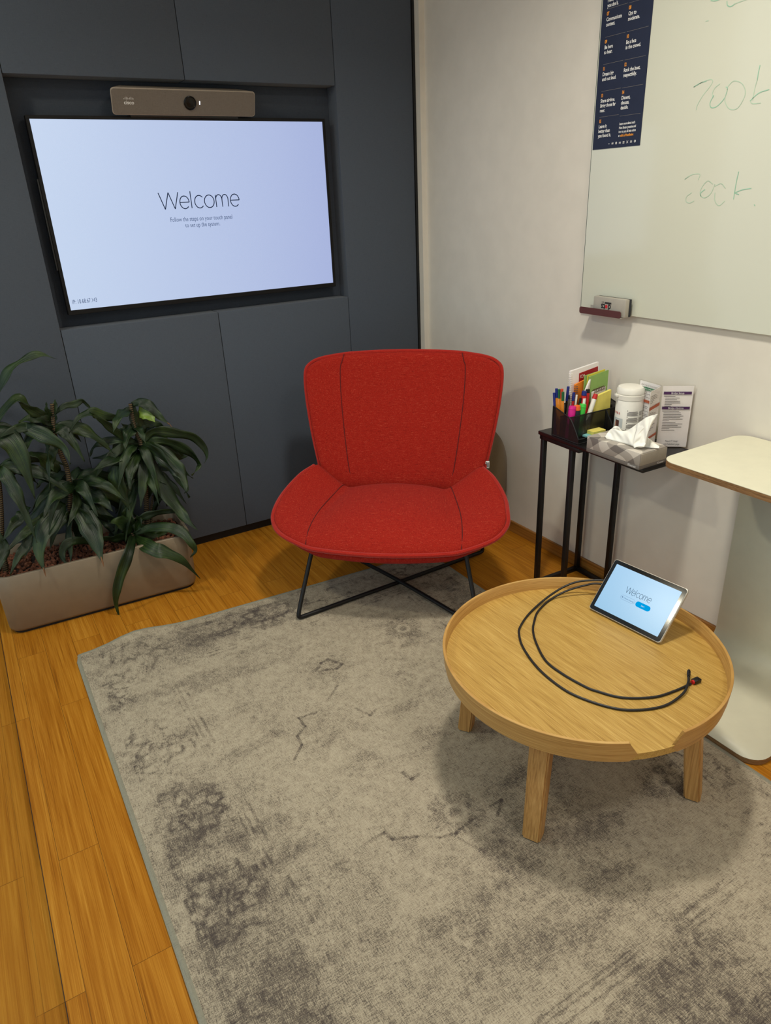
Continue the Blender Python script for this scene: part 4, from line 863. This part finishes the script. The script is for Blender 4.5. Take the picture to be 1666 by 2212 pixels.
for blk in range(5):
    z = .112-blk*.021; curved(lb, -6, -3, z, z+.0028)
    for r_ in range(5): curved(lb, -6 if r_ else 0, 38+(r_*7) % 5, z-.0032-r_*.0030, z-.0018-r_*.0030)
    for r_ in range(5): curved(lb, 47, 66, z-.0032-r_*.0030, z-.0018-r_*.0030)
obj('small_print', lb, M['print_grey'], t, smooth=False, fixn=False)

# sign holder (three clear wings around one spine)
ps = V((-.047, -1.452, ZS)); SH = .205
t = thing('sign_holder', 'three winged clear acrylic stand holding printed instruction sheets', 'sign holder', ps)
def wing(d, w, mk_):
    d = V(d); d.z = 0; d.normalize(); n_2 = V((d.y, -d.x, 0))
    if n_2.dot(CAM-ps) < 0: n_2 = -n_2
    xdir = d if d.cross(V((0, 0, 1))).dot(n_2) > 0 else -d          # text direction seen from the camera
    def P3(a, z, o=0.): return d*a+V((0, 0, z))+n_2*o
    ob = MB(); ob.add([P3(a, z, o) for o in (.0022, -.0022) for a, z in ((.002, 0), (w, 0), (w, SH), (.002, SH))], [(0, 1, 2, 3), (4, 7, 6, 5), (0, 4, 5, 1), (1, 5, 6, 2), (2, 6, 7, 3), (3, 7, 4, 0)])
    obj('acrylic_wing', ob, M['acrylic'], t, smooth=False)
    sh = MB(); sh.add([P3(a, z, o) for o in (.0005, -.0005) for a, z in ((.005, .003), (w-.004, .003), (w-.004, SH-.003), (.005, SH-.003))], [(0, 1, 2, 3), (4, 7, 6, 5), (0, 4, 5, 1), (1, 5, 6, 2), (2, 6, 7, 3), (3, 7, 4, 0)])
    s_ = obj('paper_sheet', sh, M['paper'], t, smooth=False)
    flip = xdir.dot(d) < 0
    def X(a): return P3((w-a) if flip else a, 0, .0028)            # a runs left to right as read
    bars, txt, wht = MB(), MB(), MB()
    def bar(mb, a0, a1, z0, z1, o=.0): rect(mb, X(a0)+n_2*o, (X(a1)-X(a0)), V((0, 0, 1)), 0, z0, 1, z1)
    mk_(bar, lambda mb, s, size, a, z, al='CENTER': mb.text(s, size, X(a)+n_2*.0003+V((0, 0, z)), xdir, (0, 0, 1), al, .85), bars, txt, wht, w)
    return s_, bars, txt, wht
def lines(bar, mb, w, z, n, a0=.012, ind=.0, seed=1, dz=.0052):
    r = random.Random(seed)
    for k in range(n): bar(mb, a0+(ind if k else 0), a0+ind+(w-a0*2-ind)*r.uniform(.25, .85), z-k*dz-.0013, z-k*dz)
help_mb = MB()
def wB(bar, tx, bars, txt, wht, w):
    for z, s, sd, n in ((.180, 'Bridge Setup', 3, 8), (.132, 'Bridge Options', 5, 13)):
        bar(bars, .009, w-.009, z-.0045, z+.0045); tx(wht, s, .0088, w/2, z-.003); lines(bar, txt, w, z-.010, n, .011, .004, sd)
    tx(help_mb, 'Need IT Help?', .0078, w/2, .020); tx(help_mb, 'visit helpdesk page', .0078, w/2, .010)
def wA(bar, tx, bars, txt, wht, w):
    tx(txt, 'USING THE VC TOUCH PANEL', .0062, w/2, .190); bar(bars, .008, w-.008, .176, .186); tx(wht, 'Video Conference', .0078, w/2, .1785)
    lines(bar, txt, w, .170, 5, .010, .003, 8); lines(bar, txt, w, .124, 15, .010, .003, 9)
def wC(bar, tx, bars, txt, wht, w):
    lines(bar, txt, w, .186, 5, .008, .0, 12); lines(bar, txt, w, .132, 12, .008, 0, 13)
    bar(bars, .006, w-.006, .142, .152); bar(bars, .006, w-.006, .046, .054)
qa = at_z(1384, 818, ZS+SH)-at_z(1431, 833, ZS+SH); qb = at_z(1505, 829, ZS+SH)-at_z(1432, 833, ZS+SH); qc = at_z(1412, 846, ZS+SH)-at_z(1431, 833, ZS+SH)
for d_, w_, fn, bc in ((V((.012, .10, 0)), .096, wA, 'print_green'), (V((.078, -.066, 0)), .101, wB, 'print_purple'), (V((-.085, -.028, 0)), .090, wC, 'print_rust')):
    s_, bars, txt, wht = wing(d_, w_, fn)
    obj('header_bar', bars, M[bc], s_, smooth=False, fixn=False); obj('small_print', txt, M['print_grey' if fn is not wB else 'print_black'], s_, smooth=False, fixn=False)
    if fn is wB: obj('lettering', help_mb, M['print_black'], s_, smooth=False, fixn=False)
    if wht.v: obj('lettering', wht, M['print_white'], s_, smooth=False, fixn=False)
    if fn is wA:
        mb = MB(); nrm = V((-1, .05, 0)); 
        w__ = w_; d__ = V((.012, .10, 0)).normalized(); n__ = V((d__.y, -d__.x, 0)); n__ = n__ if n__.dot(CAM-ps) > 0 else -n__
        rect(mb, n__*.0028, d__, V((0, 0, 1)), .008, .136, w_-.008, .145); rect(mb, n__*.0028, d__, V((0, 0, 1)), .008, .036, w_-.008, .044); obj('header_bar', mb, M['print_rust'], s_, smooth=False, fixn=False)

# tissue box
bu, bv_, bl, bw_, bhh = .258, -.020, .215, .118, .052
t = thing('tissue_box', 'grey patterned tissue box at the front of the black side table', 'tissue box', SWp(bu, bv_, ZS), SR+.02)
obj('carton', sbox(0, 0, .012, bl, bw_, bhh, .0012), M['tbox'], t)
obj('lower_band', sbox(0.0002, 0.0002, 0, bl-.0002, bw_-.0002, .012, .0006), M['tbox_dark'], t)
obj('end_flap', sbox(bl+.0002, .003, .012, bl+.0012, bw_-.003, bhh-.004, .0003), M['tbox_plain'], t)
mb = MB().text('Kleenex', .011, S(bl-.043, -.0008, .003), (0, -1, 0), (0, 0, 1), 'LEFT', .85); mb.text('Kleenex', .010, S(bl+.0010, bw_-.040, .003), (1, 0, 0), (0, 0, 1), 'LEFT', .85)
obj('lettering', mb, M['print_white'], t, smooth=False)
# tissue: folded sheets pulled up through the slot
def tis(px, hs, base):           # picture points with heights above the box top
    pass
tsx = thing('tissue', 'crumpled white tissue pulled up out of the tissue box', 'tissue', SWp(bu+.10, bv_+.058, ZS+bhh))
def sheet(rim_, base_, folds, amp, seed, n=48, m=12):
    """cloth between a base curve in the slot and a free upper curve, with pleats"""
    r = random.Random(seed); rc = crom(rim_, 10); bc = crom(base_, 10)
    def samp(c, s): x = s*(len(c)-1); i = min(int(x), len(c)-2); return c[i].lerp(c[i+1], x-i)
    phs = [r.random()*6 for _ in range(3)]; rows = []
    for i in range(m+1):
        s = i/m; row = []
        for j in range(n+1):
            q_ = j/n; p = samp(bc, q_).lerp(samp(rc, q_), s); k_ = math.sin(PI*s*.85+.2)
            off_ = amp*k_*(math.sin(q_*folds*6.28+phs[0]+s*2)+.5*math.sin(q_*folds*12.1+phs[1]-s*3)+.3*math.sin(q_*folds*23+phs[2]+s*5))
            row.append(p+V((-.75, -.5, .25)).normalized()*off_+V((0, 0, math.sin(PI*s)*.004)))
        rows.append(row)
    return MB().grid(rows)
def tw_(u, v, h): return SWp(bu+u, bv_+v, ZS+bhh+h)
def sh_(mb): o = obj('tissue_sheet', mb, M['tissue'], tsx, True, angle=180, fixn=False); o.modifiers.new('s', 'SOLIDIFY').thickness = .0005
def tpx(u, v, vv):               # picture point on the upright plane v = vv of the box
    d_ = ray(u, v); p0 = tw_(0, vv, 0); n_3 = sy_; return CAM+d_*((p0-CAM).dot(n_3)/d_.dot(n_3))
base_f = [tw_(.05, .045, .001), tw_(.09, .036, .001), tw_(.13, .038, .001), tw_(.16, .052, .001)]
base_b = [tw_(.05, .066, .001), tw_(.09, .072, .001), tw_(.13, .072, .001), tw_(.16, .062, .001)]
sh_(sheet([tpx(1306, 944, .030), tpx(1322, 926, .045), tpx(1350, 931, .05), tpx(1376, 916, .055), tpx(1398, 901, .06), tpx(1421, 894, .065)], [tpx(1310, 948, .028), tpx(1330, 953, .03), tpx(1356, 960, .03), tpx(1376, 966, .025), tpx(1392, 964, .035), tpx(1398, 940, .05)], 2.2, .006, 3))
sh_(sheet([tpx(1421, 894, .065), tpx(1412, 910, .062), tpx(1402, 926, .055), tpx(1398, 950, .045), tpx(1392, 966, .03)], [tpx(1376, 916, .05), tpx(1374, 930, .045), tpx(1370, 945, .03), tpx(1368, 960, .022), tpx(1370, 968, .02)], 1.4, .004, 5, 36))
sh_(sheet([tpx(1390, 938, .07), tpx(1404, 948, .075), tpx(1414, 956, .08), tpx(1425, 965, .08)], [tpx(1380, 960, .06), tpx(1395, 966, .06), tpx(1410, 968, .065), tpx(1424, 968, .07)], 1.5, .004, 8, 30))
sh_(sheet([tpx(1312, 938, .05), tpx(1330, 920, .07), tpx(1352, 930, .075), tpx(1380, 920, .078), tpx(1410, 905, .08)], [tw_(.03, .07, .002), tw_(.06, .078, .002), tw_(.10, .08, .002), tw_(.14, .078, .002), tw_(.17, .07, .002)], 2.5, .005, 11))

# ================================================================== TALL LAPTOP TABLE
LX0, LX1, LY0, LY1 = -.330, .030, -2.20, -1.692; LZ = .716
t = thing('laptop_table', 'tall cream laptop table with plywood edge at the right of the room', 'table', (-.15, -1.94, 0))
ol = rrect(LX0, LY0, LX1, LY1, .045, 8)
obj('tabletop', MB().prism(ol, LZ-.002, LZ, .0004, 1), M['laminate'], t, True)
obj('top_core', MB().prism(ol, LZ-.0185, LZ-.002), M['ply_edge'], t, True)
# bent panel: base sweeping up into the upright
PY0, PY1 = -2.150, -1.737; BX0 = -.396; xv = .004; rb = .065; tk = .018
prof = [(BX0, tk)]+[(xv-rb+rb*math.sin(a), tk+rb-rb*math.cos(a)) for a in [PI/2*k/10 for k in range(11)]]+[(xv, LZ-.0185)]
prof2 = [(BX0, .002)]+[(xv-rb+(rb+tk-.002)*math.sin(a), tk+rb-(rb+tk-.002)*math.cos(a)) for a in [PI/2*k/10 for k in range(11)]]+[(xv+tk-.002, LZ-.0185)]
ub, lb_ = MB(), MB()
# surface (laminate) with rounded front corners at the base end
def outline_y(x):
    rc_ = .055; d_ = x-BX0
    if d_ >= rc_: return PY0, PY1
    k_ = rc_-math.sqrt(max(0, rc_**2-(rc_-d_)**2)); return PY0+k_, PY1-k_
dense = [(BX0+.055*(1-math.cos(PI/2*k/8)), tk) for k in range(9)]+prof[1:]
dense2 = [(BX0+.055*(1-math.cos(PI/2*k/8)), .002) for k in range(9)]+prof2[1:]
rows = []
for (xa, za), (xb, zb2) in zip(dense, dense2):
    ya, yb = outline_y(xa); rows.append([V((xb, ya, zb2)), V((xa, ya, za)), V((xa, yb, za)), V((xb, yb, zb2))])
lam = MB().grid([[r[1], r[2]] for r in rows]); core = MB().grid([[r[2]-V((0, 0, .0)), r[3], r[0], r[1]] for r in rows])
core.f.append(tuple([0, 1, 2, 3]))
lam2 = MB(); lam2.v = [p.copy() for p in lam.v]; lam2.f = list(lam.f)
o = obj('bent_panel', lam, M['laminate'], t, True, angle=60, fixn=False); sm = o.modifiers.new('s', 'SOLIDIFY'); sm.thickness = .0012; sm.offset = 0
obj('panel_core', core, M['ply_edge'], t, True, angle=50)

# ================================================================== WHITEBOARD, POSTER, TRAY, ERASER
WX = XR-.014; WY0, WZ1 = -2.9, 2.25; WY1 = at_x(1254.5, 668, WX).y; WZ0 = at_x(1500, 702, WX).z
m_wb = N('whiteboard_glass').bsdf(L4((212, 212, 194)), .12, coat=.3, spec=.5)
t = thing('whiteboard', 'large glossy glass whiteboard with faint green marker writing', 'whiteboard', (WX, -1.95, WZ0))
obj('board', MB().box((WX, WY0, WZ0), (WX+.006, WY1, WZ1), .0008, 1), m_wb, t, True, smooth=False)
obj('glass_edge', MB().box((WX-.0003, WY1, WZ0), (WX+.006, WY1+.0012, WZ1)), plain('glass_edge', (92, 102, 96), .4), t, True, smooth=False)
obj('backing', MB().box((WX+.006, WY0+.03, WZ0+.015), (XR-.0005, WY1-.012, WZ1-.03)), M['white'], t, True, smooth=False)
def ink(paths, w, mat):
    mb = MB()
    for p in paths: mb.ribbon(crom([at_x(u, v, WX-.0006) for u, v in p], 6), w, (-1, 0, 0))
    obj('marker_writing', mb, M[mat], t, True, smooth=False, fixn=False)
def q5(L_, s=4.425, ox=1400, oy=0): return [(ox+a/s, oy+b/s) for a, b in L_]
ink([q5(p) for p in ([(438, 832), (520, 785), (600, 758), (618, 780), (590, 830), (520, 920), (470, 1010), (462, 1050)], [(1045, 760), (1020, 850), (1000, 960)], [(690, 800), (640, 840), (615, 900), (630, 930)], [(760, 830), (820, 775), (900, 800), (930, 900), (860, 1030), (780, 1040), (735, 960), (760, 850)], [(980, 970), (1000, 990), (1080, 985)],
     [(350, 1715), (420, 1670), (495, 1665), (480, 1720)], [(420, 1840), (370, 1880), (365, 1925), (400, 1940), (440, 1920)], [(620, 1760), (570, 1730), (510, 1800), (500, 1860), (540, 1890), (600, 1850), (640, 1760)], [(640, 1780), (700, 1755), (740, 1800)], [(640, 1840), (640, 1920), (680, 1965), (735, 1920)], [(550, 205), (580, 195)], [(820, 40), (900, 10), (960, -10)])], .0019, 'marker_ink')
ink([q5(p) for p in ([(438, 832), (500, 795), (560, 775)], [(630, 910), (595, 980), (605, 1028), (660, 1015), (730, 940), (760, 850), (745, 830)], [(1072, 622), (1055, 700), (1045, 770)], [(975, 965), (1060, 890), (1160, 855)], [(352, 1714), (390, 1685)], [(545, 1810), (505, 1845), (508, 1880)], [(868, 1640), (845, 1740), (818, 1905)], [(825, 1845), (900, 1815), (988, 1800)], [(832, 1845), (870, 1860)], [(1015, 1955), (1024, 1967)], [(600, 5), (640, 8), (700, -10)], [(755, 10), (760, 50), (790, 62), (830, 40)])], .0021, 'marker_ink2')
# poster
py0, py1 = at_x(1281, 323, WX).y, at_x(1383, 315, WX).y; pz0 = (at_x(1281, 323, WX).z+at_x(1383, 315, WX).z)/2
t = thing('poster', 'narrow navy blue poster with numbered tips stuck on the whiteboard edge', 'poster', (WX, (py0+py1)/2, pz0))
obj('sheet', MB().box((WX-.0012, py1, pz0), (WX-.0002, py0, pz0+.62)), M['navy'], t, True, smooth=False)
YD, ZU = (0, -1, 0), (0, 0, 1)
wt, ot, lt = MB(), MB(), MB()
def pp_(u, v): return at_x(1240+u/3.911, v/3.911, WX-.0016)
Lx = pp_(250, 410).y; ref = {}
def row_z(u, v): return pp_(u, v).z
c1y = (pp_(278, 175).y+pp_(207, 1082).y)/2; c2y = (pp_(462, 125).y+pp_(400, 837).y)/2
def cell(col, num, lines_, un, vn):
    y = c1y if col == 0 else c2y; zn = pp_(un, vn).z; xs = WX-.0016; wt, ot, lt = MB(), MB(), MB()
    if num: ot.text(num, .0125, (xs, y, zn), YD, ZU, 'LEFT', .7, .0006)
    for k, s in enumerate(lines_): wt.text(s, .0138, (xs, y, zn-.0150-k*.0132), YD, ZU, 'LEFT', .76, .0003)
    rect(lt, (xs, y, zn+.0155), YD, ZU, 0, 0, .079, .0008)
    obj('lettering', wt, M['print_white'], t, True, smooth=False, fixn=False); obj('number', ot, M['print_orange'], t, True, smooth=False, fixn=False); obj('rule_line', lt, M['print_grey'], t, True, smooth=False, fixn=False)
for col, num, l_, u, v in ((0, '', ['', ''], 0, 0),)[:0]+((0, '07', ['Communicate', 'context.'], 283, 130), (1, '08', ['Opt to', 'moderate.'], 470, 78), (0, '09', ['Be here', 'to hear.'], 262, 368), (1, '10', ['Be a face', 'in the crowd.'], 447, 322), (0, '11', ['Dream big', 'and out loud.'], 246, 597), (1, '12', ['Rock the boat,', 'respectfully.'], 426, 560),
        (0, '13', ['Share airtime.', 'Bring those far', 'near.'], 229, 823), (1, '14', ['Dissent,', 'discuss,', 'decide.'], 404, 795), (0, '15', ['Leave it', 'better than', 'you found it.'], 211, 1040)): cell(col, num, l_, u, v)
z6 = pp_(287, 62).z; wt.text("you don't.", .0138, (WX-.0016, c1y, z6), YD, ZU, 'LEFT', .76, .0003).text('Meet', .0138, (WX-.0016, c1y, z6+.0132), YD, ZU, 'LEFT', .76, .0003)
z8 = pp_(388, 983).z; rect(lt, (WX-.0016, c2y, z8), YD, ZU, 0, 0, .079, .0008)
zq = pp_(380, 1058).z
for k, s in enumerate(('Learn more about each', 'Meet Better practice and', 'how to put all into action', 'at')): wt.text(s, .0096, (WX-.0016, c2y, zq-k*.0108), YD, ZU, 'LEFT', .68, .0002)
ot.text('adbl.co/MeetBetter.', .0096, (WX-.0016, c2y-.008, zq-3*.0108), YD, ZU, 'LEFT', .68, .0003)
zi = pp_(410, 1203).z
ic = MB()
for k in range(8):
    yy = c2y+.036-k*.0148; c0 = V((WX-.0016, yy, zi)); g_ = .0033
    if k in (2, 7):
        ic.ribbon([c0+V((0, g_*.8*math.cos(a), g_*.8*math.sin(a))) for a in [2*PI*q/16 for q in range(17)]], .0018, (-1, 0, 0))
    elif k == 0: rect(ic, c0, YD, ZU, -.0025, -.0006, .0025, .0006)
    elif k == 5: ic.ribbon([c0+V((0, g_, -g_)), c0+V((0, -g_, g_))], .0011, (-1, 0, 0)).ribbon([c0+V((0, g_, g_)), c0+V((0, -g_, -g_))], .0011, (-1, 0, 0))
    elif k in (4, 6): [rect(ic, c0, YD, ZU, -.0034, -.003+q*.0023, .0034, -.0019+q*.0023) for q in range(3)]
    else: [rect(ic, c0, YD, ZU, -.0034+q*.0027, -.0026, -.0021+q*.0027, .0026) for q in range(3)]
obj('icon_row', ic, M['print_white'], t, True, smooth=False, fixn=False)
obj('lettering', wt, M['print_white'], t, True, smooth=False, fixn=False); obj('lettering', ot, M['print_orange'], t, True, smooth=False, fixn=False); obj('rule_lines', lt, M['print_grey'], t, True, smooth=False, fixn=False)
# magnetic tray
TX0 = -.018; ty0 = at_x(1253, 664, TX0).y; ty1 = at_x(1341, 688, TX0).y; tz = WZ0-.002
t = thing('marker_tray', 'small maroon tray clipped under the left corner of the whiteboard', 'tray', (WX, (ty0+ty1)/2, tz))
obj('shelf', MB().box((TX0, ty1, tz-.002), (WX+.002, ty0, tz-.0002), .0005), M['silver'], t, True, smooth=False)
olp = rrect(ty1, tz-.002, ty0, tz+.020, .007)
mb = MB().prism(olp, 0, .0022, .0004); 
for p in mb.v: a_1, b_1, c_1 = p.x, p.y, p.z; p.x, p.y, p.z = TX0-.0022+c_1, a_1, b_1
obj('front_lip', mb, M['maroon'], t, True, smooth=False)
obj('magnet_plate', MB().box((WX-.002, ty1+.01, tz), (WX-.0004, ty0-.01, tz+.022), .0004), M['silver'], t, True, smooth=False)
# eraser standing on the tray against the board
ey0, ey1 = at_x(1283, 632, -.008).y, at_x(1357, 627, -.010).y
t = thing('board_eraser', 'grey whiteboard eraser resting on the maroon tray', 'eraser', (.002, (ey0+ey1)/2, tz), math.radians(-3))
el = (ey0-ey1)/2; eh0, eh1 = .0005, .058
obj('body', MB().box((-.012, -el, eh0), (.006, el, eh1), .003), M['felt'], t)
obj('felt_pad', MB().box((.0062, -el+.001, eh0+.001), (.016, el-.001, eh1-.001), .001), M['felt_dark'], t)
lb = obj('sticker', MB().box((-.0126, -.012, .014), (-.0121, .036, .044)), M['felt'], t, smooth=False)
mb = MB().text('d', .030, (-.0131, -.0108, .036), (0, 1, 0), (0, 0, -1), 'LEFT', .9, .001).text('ts', .030, (-.0131, .0155, .036), (0, 1, 0), (0, 0, -1), 'LEFT', .9, .001); rect(mb, (-.0131, 0, 0), (0, 1, 0), (0, 0, 1), -.011, .0375, .018, .043)
obj('lettering', mb, M['print_black'], lb, smooth=False, fixn=False)
mb = MB(); disc(mb, (-.0131, .0105, .0285), (0, 1, 0), (0, 0, 1), .0062, 20); obj('red_dot', mb, M['print_red'], lb, smooth=False, fixn=False)
mb = MB().text('legam', .006, (-.0131, .021, .043), (0, 1, 0), (0, 0, -1), 'LEFT', .9); obj('lettering', mb, M['print_black'], lb, smooth=False, fixn=False)

# ------------------------------------------------------------------ view settings
SC.view_settings.view_transform = 'Standard'; SC.view_settings.look = 'None'; SC.view_settings.exposure = 0.; SC.view_settings.gamma = 1.
SC.view_settings.use_curve_mapping = False
SC.cycles.max_bounces = 10; SC.cycles.diffuse_bounces = 6; SC.cycles.transparent_max_bounces = 16
SC.cycles.use_denoising = True; SC.cycles.caustics_reflective = False; SC.cycles.caustics_refractive = False
SC.cycles.sample_clamp_indirect = 4.
